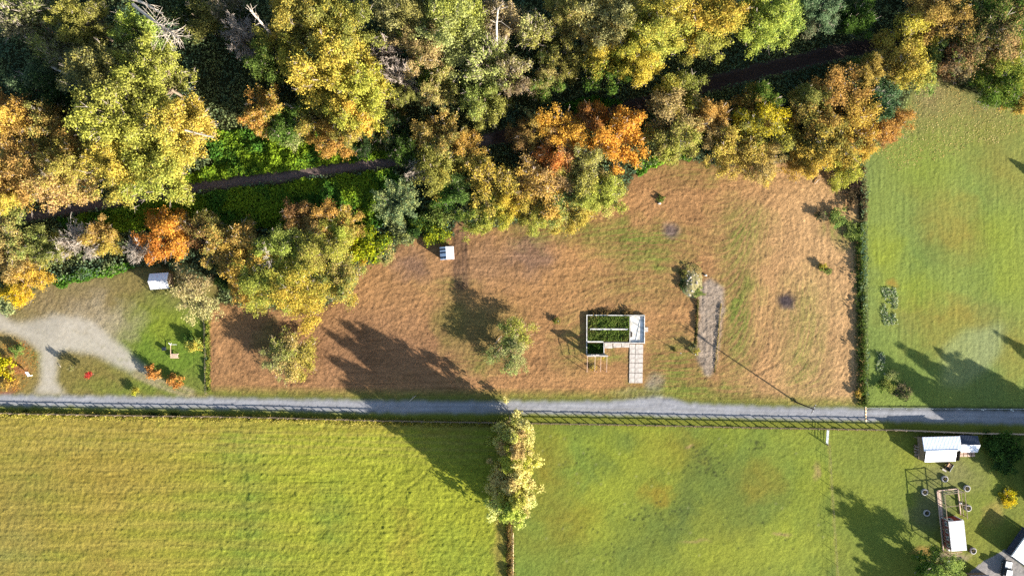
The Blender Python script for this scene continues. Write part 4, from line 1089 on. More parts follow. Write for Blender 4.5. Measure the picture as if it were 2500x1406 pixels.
hm = .2 + 5.0 * np.clip(fbm(pts[:, 0], pts[:, 1], 3.4, 201, 3) - .3, 0, 1)
o = cover('undergrowth', pts, .44, (128, 138, 88), (92, 116, 88), hm * np.random.RandomState(1).rand(len(pts)) ** .3, 33, kk=.85)
tag(o, 'tangle of dull green shrubs and ferns covering the woodland floor', 'undergrowth')
pts = sample_mask(fm & CLEAR, 42000, 26)
hm = .2 + 3.4 * np.clip(fbm(pts[:, 0], pts[:, 1], 2.4, 205, 3) - .28, 0, 1)
o = cover('brambles', pts, .46, (150, 176, 50), (84, 128, 50), hm * np.random.RandomState(4).rand(len(pts)) ** .3, 34, kk=.72)
tag(o, 'bright green brambles in the clearing on both sides of the woodland path', 'brambles')
gm_ = inside(PX + wx, PY + wy, [(120, 690), (150, 672), (240, 655), (320, 640), (330, 655), (250, 680), (150, 700)]) | inside(PX + wx, PY + wy, [(1545, 405), (1600, 385), (1660, 380), (1700, 388), (1640, 396), (1560, 424)])
pts = sample_mask(gm_, 5200, 22)
o = cover('weeds', pts, .4, (120, 158, 50), (84, 122, 44), .6 * np.random.RandomState(2).rand(len(pts)), 35, kk=.95)
tag(o, 'bright green weeds along the foot of the trees', 'weeds')
lm = inside(PX + wx * 2, PY + wy * 2, [(2120, 380), (2190, 300), (2240, 200), (2500, 240), (2500, 330), (2350, 360), (2200, 420)]) & m_lawn
pts = sample_mask(lm, 2600, 23)
o = cover('fallen_leaves', pts, .17, (236, 214, 150), (214, 180, 110), np.full(len(pts), .05), 37, spread=.3, kk=.8)
tag(o, 'scattered yellow fallen leaves on the lawn under the maples', 'fallen leaves')
lm = inside(PX, PY, [(-20, 830), (60, 830), (100, 880), (60, 950), (-20, 960)])
pts = sample_mask(lm, 600, 24)
o = cover('leaf_litter', pts, .2, (226, 170, 70), (206, 120, 60), np.full(len(pts), .06), 39, spread=.3, kk=.7)
tag(o, 'orange and yellow leaf litter beside the yellow bush', 'fallen leaves')

def strip(name, line, w, h, n, size, a, b, seed, label, cat, stuff=True):
    """a strip of tall grass or hedge along a line of pixels"""
    rs = np.random.RandomState(seed)
    W = np.array([P(*p) for p in line]); d = np.diff(W, axis=0); L = np.hypot(d[:, 0], d[:, 1])
    k = rs.choice(len(L), n, p=L / L.sum()); t = rs.rand(n)
    p = W[k] + d[k] * t[:, None]
    nn = np.stack([-d[:, 1], d[:, 0]], 1) / L[:, None]
    off = rs.randn(n) * w * .5
    p = p + nn[k] * off[:, None]
    gap = np.clip(fbm(p[:, 0], p[:, 1], 2.0, seed, 3) * 3.2 - 1.1, .08, 1)
    z = rs.rand(n) ** .6 * h * gap * np.exp(-(off / w) ** 2)
    c = np.column_stack([p, z])
    v, f = quads(c, rs.randn(n, 3) + np.array([.3, -.2, .4]), np.full(n, size), rs)
    o = link(name, np_mesh(name, v, f, LEAF, face_attr={'tone': rs.rand(n), 'lobe': rs.rand(n)}))
    o['leaf_a'] = list(lin(a, LK)); o['leaf_b'] = list(lin(b, LK))
    tag(o, label, cat, kind='stuff' if stuff else None)
    return o
strip('hedge', [(506, 775), (507, 955)], .7, 1.1, 3600, .26, (170, 168, 76), (100, 124, 52), 61, 'grassy hedge between the house yard and the brown field', 'hedge', False)
strip('hedge', [(2097, 545), (2101, 760), (2106, 990)], 1.4, 1.2, 12000, .24, (110, 124, 56), (80, 106, 50), 62, 'long dark grassy hedge between the brown field and the lawn', 'hedge', False)
strip('hedge', [(2104, 410), (2106, 540)], .9, 1.3, 3000, .26, (150, 130, 92), (96, 92, 60), 63, 'brown scrubby hedge end beside the brush piles', 'hedge', False)
strip('hedge', [(1243, 1265), (1246, 1440)], 1.0, 1.1, 4500, .22, (170, 134, 84), (120, 110, 60), 64, 'dry brown weeds along the wire fence below the poplars', 'hedge', False)
strip('tall_grass', [(0, 1010), (300, 1016), (620, 1020), (950, 1029), (1240, 1034)], .9, 1.4, 26000, .24, (190, 174, 88), (136, 140, 56), 65, 'tall yellowing grass along the post and rail fence', 'grass')
strip('tall_grass', [(1250, 1033), (1560, 1038), (1870, 1045), (2180, 1050)], .25, .35, 4500, .16, (170, 140, 86), (110, 110, 50), 66, 'dry brown grass under the eastern fence rails', 'grass')
for i, (a, b_, hh, lb) in enumerate([((60, 1004), (68, 1007), 1.3, 'tall weeds at the fence near the frame edge'), ((362, 1010), (392, 1014), 1.2, 'dark weed clump against the fence below the double track'), ((415, 1012), (440, 1014), 1.0, 'smaller weed clump against the fence right of the dark one')]):
    strip('weed_clump', [a, b_], .5, hh, 900, .24, (96, 110, 50), (62, 80, 40), 70 + i, lb, 'weeds', False)
strip('bank_grass', [(1703, 730), (1700, 800), (1697, 850)], .35, .7, 1800, .2, (130, 120, 70), (84, 88, 48), 75, 'dark uncut grass along the side of the dirt strip', 'grass')
strip('bank_grass', [(1760, 740), (1752, 830), (1745, 910)], .2, .4, 900, .18, (200, 176, 120), (140, 130, 70), 76, 'pale dry grass along the right side of the dirt strip', 'grass')
# foundation weeds inside the ruin
rs = np.random.RandomState(91)
n = 5200
pts = np.column_stack([rs.uniform(P(1434, 0)[0], P(1535.5, 0)[0], n), rs.uniform(P(0, 832)[1], P(0, 771)[1], n)])
keep = ~((np.abs(pts[:, 1] - P(0, 803)[1]) < .25))
pts = pts[keep]
hm = (.2 + .75 * fbm(pts[:, 0], pts[:, 1], 1.2, 301, 2)) * rs.rand(len(pts)) ** .5
tag(cover('room_weeds', pts, .28, (112, 134, 60), (122, 114, 66), hm, 93, kk=.72), 'green weeds filling the two roofless rooms of the ruin', 'weeds')
n = 900
pts = np.column_stack([rs.uniform(P(1434, 0)[0], P(1472, 0)[0], n), rs.uniform(P(0, 862)[1], P(0, 838)[1], n)])
tag(cover('room_weeds', pts, .28, (110, 146, 50), (70, 100, 42), .35 * rs.rand(n), 95), 'green weeds in the small corner room behind the tall wall', 'weeds')
n = 1500
pts = np.column_stack([rs.uniform(P(1436, 0)[0], P(1545, 0)[0], n), rs.normal(P(0, 764)[1], .5, n)])
tag(cover('dry_weeds', pts, .26, (150, 124, 80), (90, 82, 50), .8 * rs.rand(n) * np.clip(fbm(pts[:, 0], pts[:, 1], 1.5, 9, 2) * 2 - .5, 0, 1), 97), 'dry brown weeds behind the back wall of the ruin', 'weeds')
# flower beds
for px, py, w, h, n, lb in [(2172, 748, 36, 92, 1500, 'long bed of pale green and white flowers on the lawn'), (2150, 885, 18, 60, 700, 'smaller ragged flower bed below the long one')]:
    rs = np.random.RandomState(int(px))
    q = rs.uniform(-.5, .5, (n, 2)); q[:, 0] += .12 * np.sin(q[:, 1] * 9)
    x, y = P(px, py)
    keep = fbm(q[:, 0] * w * .1 + x, q[:, 1] * h * .1 + y, 1.1, 33, 2) > .4
    q = q[keep]; m_ = len(q)
    c = np.column_stack([q[:, 0] * w * .1, q[:, 1] * h * .1, .25 * rs.rand(m_)])
    v, f = quads(c, rs.randn(m_, 3) * .6 + np.array([0, 0, 1]), np.full(m_, .26), rs)
    o = link('flower_bed', np_mesh('flower_bed', v, f, LEAF, face_attr={'tone': rs.rand(m_), 'lobe': rs.rand(m_)}), None, None, (x, y, 0))
    o['leaf_a'] = list(lin((206, 208, 176), LK)); o['leaf_b'] = list(lin((96, 132, 60), LK))
    tag(o, lb, 'flower bed')

# ------------------------------------------------------------------ fences along the lane
def lerp_line(line, px): return float(np.interp(px, [a for a, b in line], [b for a, b in line]))
post_me = MB().box((0, 0, .8), (.18, .18, 1.7)).mesh('post', WOOD)
def rail_fence(xa, xb, step, rails, label, hgt=1.6):
    n = int(round((xb - xa) / step))
    pxs = [xa + (xb - xa) * i / n for i in range(n + 1)]
    b = P(pxs[0], fy(pxs[0]))
    root = empty('rail_fence', (*b, 0), 0, label, 'fence')
    W = [P(p, fy(p)) for p in pxs]
    rs = random.Random(int(xa))
    for (x, y) in W:
        o = link('post', post_me, None, root, (x - b[0], y - b[1], 0), (rs.gauss(0, .015), rs.gauss(0, .015), 0))
        o.scale = (1, 1, hgt / 1.6 * rs.uniform(.97, 1.05))
    for z in rails:
        me = MB().box((.5, 0, 0), (1.0, .06, .17)).mesh('rail', WOOD)
        for (xa_, ya_), (xb_, yb_) in zip(W[:-1], W[1:]):
            L = math.hypot(xb_ - xa_, yb_ - ya_)
            dz = rs.gauss(0, .02)
            o = link('rail', me, None, root, (xa_ - b[0], ya_ - b[1] + .095, z + dz), (0, rs.gauss(0, .006), math.atan2(yb_ - ya_, xb_ - xa_)))
            o.scale = (L - .004, 1, 1)
    return root
rail_fence(-60, 1240, 23.4, (.45, .9, 1.5), 'weathered post and rail fence between the lane and the meadow')
rail_fence(1252, 2178, 23, (.8, 1.52), 'two-rail wooden fence between the lane and the pasture')
# boarded fence by the farm buildings
bx = [2180 + 23 * i for i in range(18)]
b0 = P(bx[0], fy(bx[0]))
bf = empty('board_fence', (*b0, 0), 0, 'solid board fence between the shaded lane and the white-roofed shed', 'fence')
board_me = MB().box((.5, 0, .8), (1.0, .04, 1.55)).mesh('panel', PINKWOOD)
for i in range(len(bx)):
    x, y = P(bx[i], fy(bx[i]))
    link('post', post_me, None, bf, (x - b0[0], y - b0[1], 0))
    if i < len(bx) - 1:
        x2, y2 = P(bx[i + 1], fy(bx[i + 1])); L = math.hypot(x2 - x, y2 - y)
        o = link('panel', board_me, None, bf, (x - b0[0], y - b0[1] + .1, 0), (0, 0, math.atan2(y2 - y, x2 - x)))
        o.scale = (L - .02, 1, 1)

def wire_fence(line, step, label, hgt=1.2, wires=(.4, .8, 1.15)):
    W = [Vector((*P(*p), 0)) for p in line]
    b = W[0].copy()
    root = empty('wire_fence', tuple(b), 0, label, 'fence')
    pm = MB().tube((0, 0, -.1), (0, 0, hgt), .045, .04, 6).mesh('post', WOOD)
    P_all = []
    for a, c in zip(W[:-1], W[1:]):
        L = (c - a).length; n = max(1, int(L / step))
        P_all += [a + (c - a) * i / n for i in range(n)]
    P_all.append(W[-1])
    for p in P_all: link('post', pm, None, root, tuple(p - b))
    for z in wires:
        m = MB()
        for a, c in zip(P_all[:-1], P_all[1:]):
            m.tube((*(a - b).xy, z), (*(c - b).xy, z), .012, n=3, cap=False)
        m.build('wire', WIRE, root)
wire_fence([(1249, 1215), (1250, 1440)], 2.4, 'wire fence between the meadow and the pasture below the poplars')
wire_fence([(2022, 1084), (2030, 1220), (2045, 1440)], 3.0, 'wire fence between the pasture and the farm paddock')
wire_fence([(502, 770), (505, 960)], 3.0, 'wire fence on the house yard side of the grassy hedge')
wire_fence([(2112, 400), (2113, 985)], 4.0, 'wire fence on the lawn side of the long hedge')

# white path strip beside the pasture fence
m = MB()
m.box((0, -7, .03), (.22, 14, .06))
x, y = P(1253, 1300)
tag(m.build('path', CREAM, None, (x, y - 0, 0)), kind='structure')

# metal field gate
x, y = P(2018, 1048)
gt = empty('field_gate', (x, y, 0), math.radians(-94), 'galvanised metal field gate at the corner of the pasture', 'gate')
for z in (.25, .5, .75, 1.0, 1.25):
    MB().tube((0, 0, z), (3.4, 0, z), .03).build('bar', STEEL, gt)
for xx in (0.0, 1.7, 3.4):
    MB().tube((xx, .06, .2), (xx, .06, 1.3), .035).build('upright', STEEL, gt)
MB().box((-.15, 0, .75), (.16, .16, 1.6)).build('post', WOOD, gt)
MB().box((3.58, 0, .75), (.16, .16, 1.6)).build('post', WOOD, gt)
MB().box((1.7, .35, .04), (3.2, .5, .05)).build('sill_board', STEEL, gt)

# striped hump across the lane
x, y = P(2113, 993)
sh = empty('speed_hump', (x, y, 0), math.radians(-88.5), 'cream and rust striped hump laid across the lane', 'speed hump')
for i in range(14):
    a = i * .26
    MB().add([(a, -.2, .0), (a + .25, -.2, .0), (a + .25, .2, .0), (a, .2, .0), (a, -.09, .09), (a + .25, -.09, .09), (a + .25, .09, .09), (a, .09, .09)],
             [(3, 2, 1, 0), (4, 5, 6, 7), (0, 1, 5, 4), (1, 2, 6, 5), (2, 3, 7, 6), (3, 0, 4, 7)]).build('segment', RUST if i % 3 == 2 else CREAM, sh)
# low kerb with short white posts at the lawn border
x, y = P(2116, 996)
kb = empty('lawn_edging', (x, y, 0), 0, 'low pale rail on short white posts between the lawn and the shaded lane', 'edging')
for i in range(13):
    MB().box((1.5 + i * 3.2, -.015 * i, .30), (3.18, .07, .07)).build('rail', STEEL, kb)
for i in range(14):
    MB().box((-.1 + i * 3.2, -.015 * i - .08, .2), (.09, .09, .5)).build('post', WHITE, kb)
for px, py, lb in [(2395, 999, 'first white marker post in the shaded grass by the lane'), (2467, 1001, 'white marker post by the lane nearest the frame edge')]:
    r = empty('marker_post', (*P(px, py), 0), 0, lb, 'post', 'white marker posts')
    MB().tube((0, 0, 0), (0, 0, .9), .07, .06, 8).build('shaft', WHITE, r); MB().lathe([(.1, .9), (.1, .96), (0, 1.02)], 8).build('cap', WHITE, r)

# ------------------------------------------------------------------ utility poles
x, y = P(1943, 981)
up = empty('utility_pole', (x, y, 0), 0, 'tall dark wooden utility pole standing beside the lane', 'pole')
MB().tube((0, 0, -.3), (0, 0, 10.3), .19, .12, 10).build('shaft', DARKWOOD, up)
ca = MB().box((0, 0, 9.7), (.12, 2.4, .14), math.radians(-25)).build('crossarm', DARKWOOD, up)
for t in (-1.05, -.4, .5, 1.05):
    MB().lathe([(.0, 9.77), (.05, 9.77), (.09, 9.85), (.06, 9.95), (.0, 10.0)], 8, (t * math.sin(math.radians(25)), t * math.cos(math.radians(25)), 0)).build('insulator', WHITE, ca)
MB().lathe([(.0, 8.2), (.24, 8.2), (.26, 8.3), (.26, 9.0), (.2, 9.1), (0, 9.1)], 12, (.36, .0, 0)).build('transformer', STEEL, up)
tree('bush', 1941, 979, 4, .5, 'OL', 'GB', 'weed_clump', 'dry weed at the base of the utility pole', None, 'plant', zf=.5)
def thin_pole(px, py, h, label, r=.06):
    o = empty('thin_pole', (*P(px, py), 0), 0, label, 'pole', 'thin poles in the brown field')
    MB().tube((0, 0, -.2), (0, 0, h), r, r * .7, 7).build('shaft', WOOD, o)
    MB().lathe([(r * 1.6, h - .05), (r * 1.6, h + .03), (0, h + .06)], 7).build('cap', STEEL, o)
thin_pole(1652, 858, 4.1, 'thin pole in the brown field right of the ruin')
thin_pole(1690, 862, 3.0, 'thin pole among the dark weeds beside the dirt strip')
tree('bush', 1648, 855, 4, .6, 'OL', 'DG', 'weed_clump', 'little weed at the base of the thin pole by the ruin', None, 'plant', zf=.5)
thin_pole(1362, 783, 1.6, 'short stake in the thistle clump left of the ruin', .04)

# ------------------------------------------------------------------ gabled sheds
def corrugated(w, l, n, t=.03):
    """sheet w wide, l long up the slope, n ribs"""
    vs, fs = [], []
    for i in range(n * 2 + 1):
        z = t if i % 2 else 0
        xx = -w / 2 + w * i / (n * 2)
        vs += [(xx, 0, z), (xx, l, z), (xx, 0, z - .03), (xx, l, z - .03)]
    for i in range(n * 2):
        a = i * 4; b = a + 4
        fs += [(a, b, b + 1, a + 1), (a + 2, a + 3, b + 3, b + 2), (a, a + 2, b + 2, b), (a + 1, b + 1, b + 3, a + 3)]
    fs += [(0, 1, 3, 2), (n * 8, n * 8 + 2, n * 8 + 3, n * 8 + 1)]
    return vs, fs
def roof_slope(parent, y_eave, z_eave, y_ridge, z_ridge, x0, x1, npan, m, name='roof_panel', ribs=4, mats=None):
    L = math.hypot(y_ridge - y_eave, z_ridge - z_eave)
    s = 1 if y_ridge > y_eave else -1
    w = (x1 - x0) / npan
    vs, fs = corrugated(w - .015, L, ribs)
    me = MB().add(vs, fs).mesh(name, m)
    for i in range(npan):
        mm_ = me
        if mats and mats[i % len(mats)] is not m:
            mm_ = me.copy(); mm_.materials.clear(); mm_.materials.append(mats[i % len(mats)])
        o = link(name, mm_, None, parent, (x0 + w * (i + .5), y_eave, z_eave + .004 * (i % 2)))
        o.rotation_euler = (math.atan2(z_ridge - z_eave, abs(y_ridge - y_eave)), 0, 0 if s > 0 else math.pi)
    return

def gable_walls(parent, w, d, h, hr, m, yr=0.0):
    """w along x, d along y, ridge along x at y=yr"""
    vs = [(-w / 2, -d / 2, 0), (w / 2, -d / 2, 0), (w / 2, d / 2, 0), (-w / 2, d / 2, 0), (-w / 2, -d / 2, h), (w / 2, -d / 2, h), (w / 2, d / 2, h), (-w / 2, d / 2, h), (-w / 2, yr, hr), (w / 2, yr, hr)]
    fs = [(0, 1, 5, 4), (2, 3, 7, 6), (1, 2, 6, 9, 5), (3, 0, 4, 8, 7), (3, 2, 1, 0)]
    return MB().add(vs, fs).build('wall', m, parent)

# grey roofed shed on the left
x, y = P(387, 686, 2.8)
s1 = empty('garden_shed', (x, y, 0), math.radians(4), 'small shed with a grey and white sheet roof above the gravel yard', 'shed')
gable_walls(s1, 4.2, 3.4, 2.4, 3.3, WOOD)
roof_slope(s1, -1.9, 2.36, 0, 3.36, -2.3, 2.3, 4, ROOFWHITE)
roof_slope(s1, 1.9, 2.36, 0, 3.36, -2.3, 2.3, 4, ROOFGREY)
MB().box((0, 0, 3.40), (4.6, .22, .06)).build('ridge_cap', ROOFWHITE, s1)
MB().box((-2.12, -.3, 1.0), (.05, .95, 1.9)).build('door', DARKWOOD, s1)
# striped roof shed
x, y = P(1091, 618, 2.4)
s2 = empty('striped_shed', (x, y, 0), math.radians(93.5), 'small shed with striped faded roof sheets at the wood edge beside wheel tracks', 'shed')
gable_walls(s2, 2.8, 3.0, 2.1, 2.75, WOOD)
roof_slope(s2, -1.68, 2.06, 0, 2.83, -1.55, 1.55, 8, ROOFWHITE, mats=[RUSTROOF, ROOFWHITE], ribs=2)
roof_slope(s2, 1.68, 2.06, 0, 2.83, -1.55, 1.55, 8, ROOFGREY, mats=[ROOFGREY, ROOFDARK, ROOFGREY, ROOFGREY, ROOFDARK], ribs=2)
MB().box((0, 0, 2.88), (3.1, .3, .06)).build('ridge_cap', BRIGHTROOF, s2)
MB().box((0, -1.52, .95), (.9, .05, 1.8)).build('door', DARKWOOD, s2)

# ------------------------------------------------------------------ ruined foundation
ox, oy = P(1500, 818)
ru = empty('ruined_house', (ox, oy, 0), math.radians(-.3), 'roofless whitewashed house foundation with weeds in its rooms and one tall end wall', 'ruin')
def L_(px, py): 
    a = P(px, py); return (a[0] - ox, a[1] - oy)
def wall_(xa, ya, xb, yb, h, t=.17, m=WHITECONC, name='wall', z0=0.0):
    a = L_(xa, ya); b = L_(xb, yb)
    c = ((a[0] + b[0]) / 2, (a[1] + b[1]) / 2)
    L = math.hypot(b[0] - a[0], b[1] - a[1])
    return MB().box((c[0], c[1], z0 + h / 2), (L, t, h), math.atan2(b[1] - a[1], b[0] - a[0])).build(name, m, ru)
wall_(1431, 769.5, 1572.5, 769.5, .55)
wall_(1432, 770.8, 1432, 863, .6)
wall_(1537, 770.8, 1537, 834.8, .5, .16)
wall_(1572.5, 768.4, 1572.5, 838, .55)
wall_(1476, 836.3, 1571.2, 836.3, .55)
wall_(1440, 803.3, 1532, 803.3, .62, .3)
wall_(1433.3, 834, 1472.5, 834, .62, .3)
wall_(1474, 835.6, 1474, 863.6, .6)
sl = L_(1555, 803)
MB().box((sl[0], sl[1], .1), (3.2, 6.35, .2)).build('floor_slab', WHITECONC, ru)
pb = L_(1541, 816); MB().box((pb[0], pb[1], .27), (.42, 1.2, .14)).build('drain_box', DARKWOOD, ru)
a = L_(1562, 780); b = L_(1551, 834)
MB().tube((a[0], a[1], .235), (b[0], b[1], .235), .035, n=6).build('pipe', STEEL, ru)
# tall end wall with a split window opening
ta = L_(1431, 866); W_, HT = 4.9, 3.15
tw = MB()
tw.box((ta[0] + W_ / 2, ta[1], .55), (W_, .24, 1.1))
tw.box((ta[0] + .55, ta[1], 1.1 + .75), (1.1, .24, 1.5))
tw.box((ta[0] + W_ - .8, ta[1], 1.1 + .75), (1.6, .24, 1.5))
tw.box((ta[0] + W_ / 2, ta[1], 2.6 + .275), (W_, .24, .55))
e = tw.build('end_wall', WHITECONC, ru)
MB().box((ta[0] + 2.2, ta[1], 1.85), (.14, .14, 1.49)).build('mullion', PINKWOOD, e)
tw2 = MB(); tw2.box((ta[0] + W_ / 2, ta[1], HT + .05), (W_ + .1, .3, .09)); tw2.build('coping', CONC, e)
# porch frame south of it
for i, (xx, off) in enumerate([(.05, 0), (1.9, .1), (3.3, .05), (4.75, 0)]):
    MB().tube((ta[0] + xx, ta[1] - .2, 2.5), (ta[0] + xx - .02, ta[1] - 3.9, 2.15), .05, .045, 5).build('rafter', PINKWOOD, ru)
for xx in (.05, 2.4, 4.75):
    MB().box((ta[0] + xx, ta[1] - 3.95, 1.05), (.11, .11, 2.1)).build('porch_post', PINKWOOD, ru)
MB().box((ta[0] + W_ / 2, ta[1] - .17, 2.56), (W_, .09, .1)).build('ledger', PINKWOOD, ru)
# concrete slabs
def slab(name, poly, h, label, m=CONC, cat='slab', group=None):
    W = [P(*p) for p in poly]; cx = sum(w[0] for w in W) / len(W); cy = sum(w[1] for w in W) / len(W)
    n = len(W)
    vs = [(a - cx, b - cy, -.1) for a, b in W] + [(a - cx, b - cy, h) for a, b in W]
    fs = [tuple(range(n)), tuple(range(2 * n - 1, n - 1, -1))] + [((i + 1) % n, i, n + i, n + (i + 1) % n) for i in range(n)]
    return MB().add(vs, fs), (cx, cy, 0)
dr_root = empty('concrete_driveway', (*P(1554, 888), 0), 0, 'cracked concrete slab driveway leading south from the ruin', 'driveway')
c0 = P(1554, 888)
rows = [839.5, 864.5, 886, 910, 935]
for i in range(4):
    for j, (xa, xb) in enumerate(((1537.5, 1550.6), (1551.6, 1570))):
        sx = -i * .45
        q = [(xa + sx, rows[i] + .5), (xb + sx, rows[i] + .5 + j * .5), (xb + sx - .3, rows[i + 1] - .6), (xa + sx - .4, rows[i + 1] - .3)]
        mb, c = slab('slab', [q[3], q[2], q[1], q[0]], .12 + .02 * ((i + j) % 2), None)
        mb.build('slab', CONC, dr_root, (c[0] - c0[0], c[1] - c0[1], 0))
for q, lb in [([(1477, 850), (1495, 850), (1495, 838.5), (1477, 838.5)], 'square concrete slab against the ruin wall nearest the corner room'), ([(1497.5, 848.5), (1516.5, 848), (1517, 838.8), (1497, 839)], 'middle concrete slab against the ruin wall'), ([(1518, 848), (1536.5, 848), (1536.5, 838.5), (1518, 838.8)], 'concrete slab against the ruin wall next to the driveway'), ([(1574.2, 810), (1582, 810), (1582, 799), (1574.2, 799)], 'small doorstep slab on the east side of the ruin')]:
    mb, c = slab('slab', q, .14, lb)
    tag(mb.build('concrete_slab', CONC, None, c), lb, 'slab', 'loose slabs around the ruin')

# rubble heap, stones
def stone_mesh(seed, s):
    rs = np.random.RandomState(seed)
    import bmesh
    bm = bmesh.new(); bmesh.ops.create_icosphere(bm, subdivisions=1, radius=1.0)
    for v in bm.verts: v.co *= rs.uniform(.75, 1.2)
    for v in bm.verts: v.co = Vector((v.co.x * s, v.co.y * s * .8, v.co.z * s * .55))
    me = bpy.data.meshes.new('stone'); bm.to_mesh(me); bm.free(); me.materials.append(STONE)
    return me
SM = [stone_mesh(i, 1.0) for i in range(4)]
rh = empty('rubble_heap', (*P(1688, 688), 0), 0, 'weedy rubble heap of pale stones at the head of the dirt strip', 'rubble heap')
rs = np.random.RandomState(8)
hv = []
nn_ = 14
for j in range(nn_):
    for i in range(nn_):
        u, v_ = i / (nn_ - 1) * 2 - 1, j / (nn_ - 1) * 2 - 1
        rr = min(1, math.hypot(u, v_))
        hv.append((u * 2.7, v_ * 4.2, max(-.1, (1 - rr ** 1.6) * .9 + rs.randn() * .09 * (1 - rr) - .08)))
hf = [(j * nn_ + i, j * nn_ + i + 1, (j + 1) * nn_ + i + 1, (j + 1) * nn_ + i) for j in range(nn_ - 1) for i in range(nn_ - 1)]
MB().add(hv, hf).build('mound', mat('mound_soil', (120, 112, 76), .95, .3, 2, .15), rh, smooth=True)
for i in range(26):
    a = rs.rand() * 6.28; r_ = rs.rand() ** .6
    o = link('stone', SM[i % 4], None, rh, (math.cos(a) * r_ * 2.3, math.sin(a) * r_ * 3.6, .9 * (1 - r_ ** 1.6)), (rs.rand(), rs.rand(), rs.rand() * 6))
    s = rs.uniform(.18, .42); o.scale = (s, s, s)
for px, py, s, lb in [(1609, 497, .55, 'pale stone beside a green weed in the upper field'), (1722, 672, .5, 'pale stone between the rubble heap and the dirt strip')]:
    o = link('stone', SM[1], None, None, (*P(px, py), .15)); o.scale = (s, s * .8, s); tag(o, lb, 'stone')
# lying poles and sticks
for a, b, r_, lb, nm, m in [((2080, 468), (2081, 458), .12, 'short white board standing in the lower brush pile', 'board', WHITE), ((1988, 449), (2002, 437), .09, 'grey fallen branch at the top border of the field', 'fallen_branch', PALEBARK), ((2052, 440), (2060, 420), .08, 'thin pale pole leaning in the brush pile', 'fallen_branch', PALEBARK), ((1000, 979), (1016, 965), .09, 'pale broken branch at the edge of the lane', 'fallen_branch', PALEBARK), ((144, 888), (150, 897), .06, 'thin pale stick on the grass beside the driveway', 'fallen_branch', PALEBARK), ((1210, 838), (1225, 820), .1, 'bare grey branch lying by the green tree pair', 'fallen_branch', PALEBARK), ((1208, 866), (1228, 845), .09, 'second bare branch lying by the green tree pair, below the first', 'fallen_branch', PALEBARK)]:
    pa, pb = P(*a), P(*b)
    mb = MB(); L = math.hypot(pb[0] - pa[0], pb[1] - pa[1])
    mb.tube((0, 0, .12), (L * .55, .06, .2), r_, r_ * .8, 7); mb.tube((L * .55, .06, .2), (L, 0, .14), r_ * .8, r_ * .45, 7); mb.tube((L * .5, .05, .2), (L * .72, .35, .3), r_ * .5, r_ * .25, 5)
    o = mb.build(nm, m, None, (*pa, .03), math.atan2(pb[1] - pa[1], pb[0] - pa[0])); tag(o, lb, 'branch' if nm != 'board' else 'board')

# ------------------------------------------------------------------ house yard items
x, y = P(79, 916)
sp = empty('yard_sign', (x, y, 0), math.radians(-57), 'white yard sign post with a hanging panel beside the driveway mouth', 'sign')
MB().box((0, 0, .85), (.12, .12, 1.7)).build('post', WHITE, sp)
MB().box((-.62, 0, 1.55), (1.15, .1, .1)).build('arm', WHITE, sp)
MB().box((-.68, 0, 1.08), (.85, .05, .7)).build('panel', WHITE, sp)
for t in (-.35, -.95): MB().tube((t, 0, 1.43), (t, 0, 1.5), .015, n=5).build('hook', STEEL, sp)
# timber frame on the yard lawn
x, y = P(419, 872)
tf = empty('timber_frame', (x, y, 0), 0, 'weathered timber frame with a slatted platform standing on the green yard lawn', 'frame')
MB().box((.02, 1.5, .55), (.09, 3.2, .09)).build('beam', PINKWOOD, tf)
for xx, yy in ((0, -.1), (0, 3.1), (1.75, -.1), (1.75, .85)): MB().box((xx, yy, .25), (.1, .1, .5)).build('leg', PINKWOOD, tf)
for k in range(7): MB().box((.2 + k * .25, .38, .54), (.16, 1.0, .05)).build('slat', PINKWOOD, tf)
for yy in (-.14, .9): MB().box((.9, yy, .48), (1.85, .08, .08)).build('rail', PINKWOOD, tf)
MB().box((.75, 3.15, .6), (1.5, .07, .07)).build('crossbar', WHITE, tf)
for a_ in (.9, 2.1): MB().tube((0, 3.1, .6), (math.cos(a_) * .6, 3.1 + math.sin(a_) * .6, .9), .04, n=5).build('fork', WHITE, tf)
x, y = P(403, 851)
bn = empty('black_bin', (x, y, 0), .1, 'square black bin on the green yard lawn left of the timber frame', 'bin')
MB().box((0, 0, .35), (.72, .72, .7), taper=1.06).build('body', DARKPAINT, bn); MB().box((0, 0, .73), (.82, .82, .06)).build('lid', DARKPAINT, bn)

# ------------------------------------------------------------------ farm buildings bottom right
# white-roofed shed
x, y = P(2301, 1098, 2.9)
fs_ = empty('farm_shed', (x, y, 0), math.radians(1.5), 'farm shed with grey corrugated roof and bright white south slope by the boards', 'shed')
gable_walls(fs_, 8.6, 5.6, 2.42, 3.1, WOOD, -.1)
roof_slope(fs_, 3.1, 2.5, -.1, 3.2, -4.6, 4.5, 9, ROOFGREY, ribs=3)
roof_slope(fs_, -2.9, 2.45, -.1, 3.2, -4.1, 3.3, 7, BRIGHTROOF, ribs=3)
MB().box((-.2, -.1, 3.26), (8.0, .2, .05)).build('ridge_cap', BRIGHTROOF, fs_)
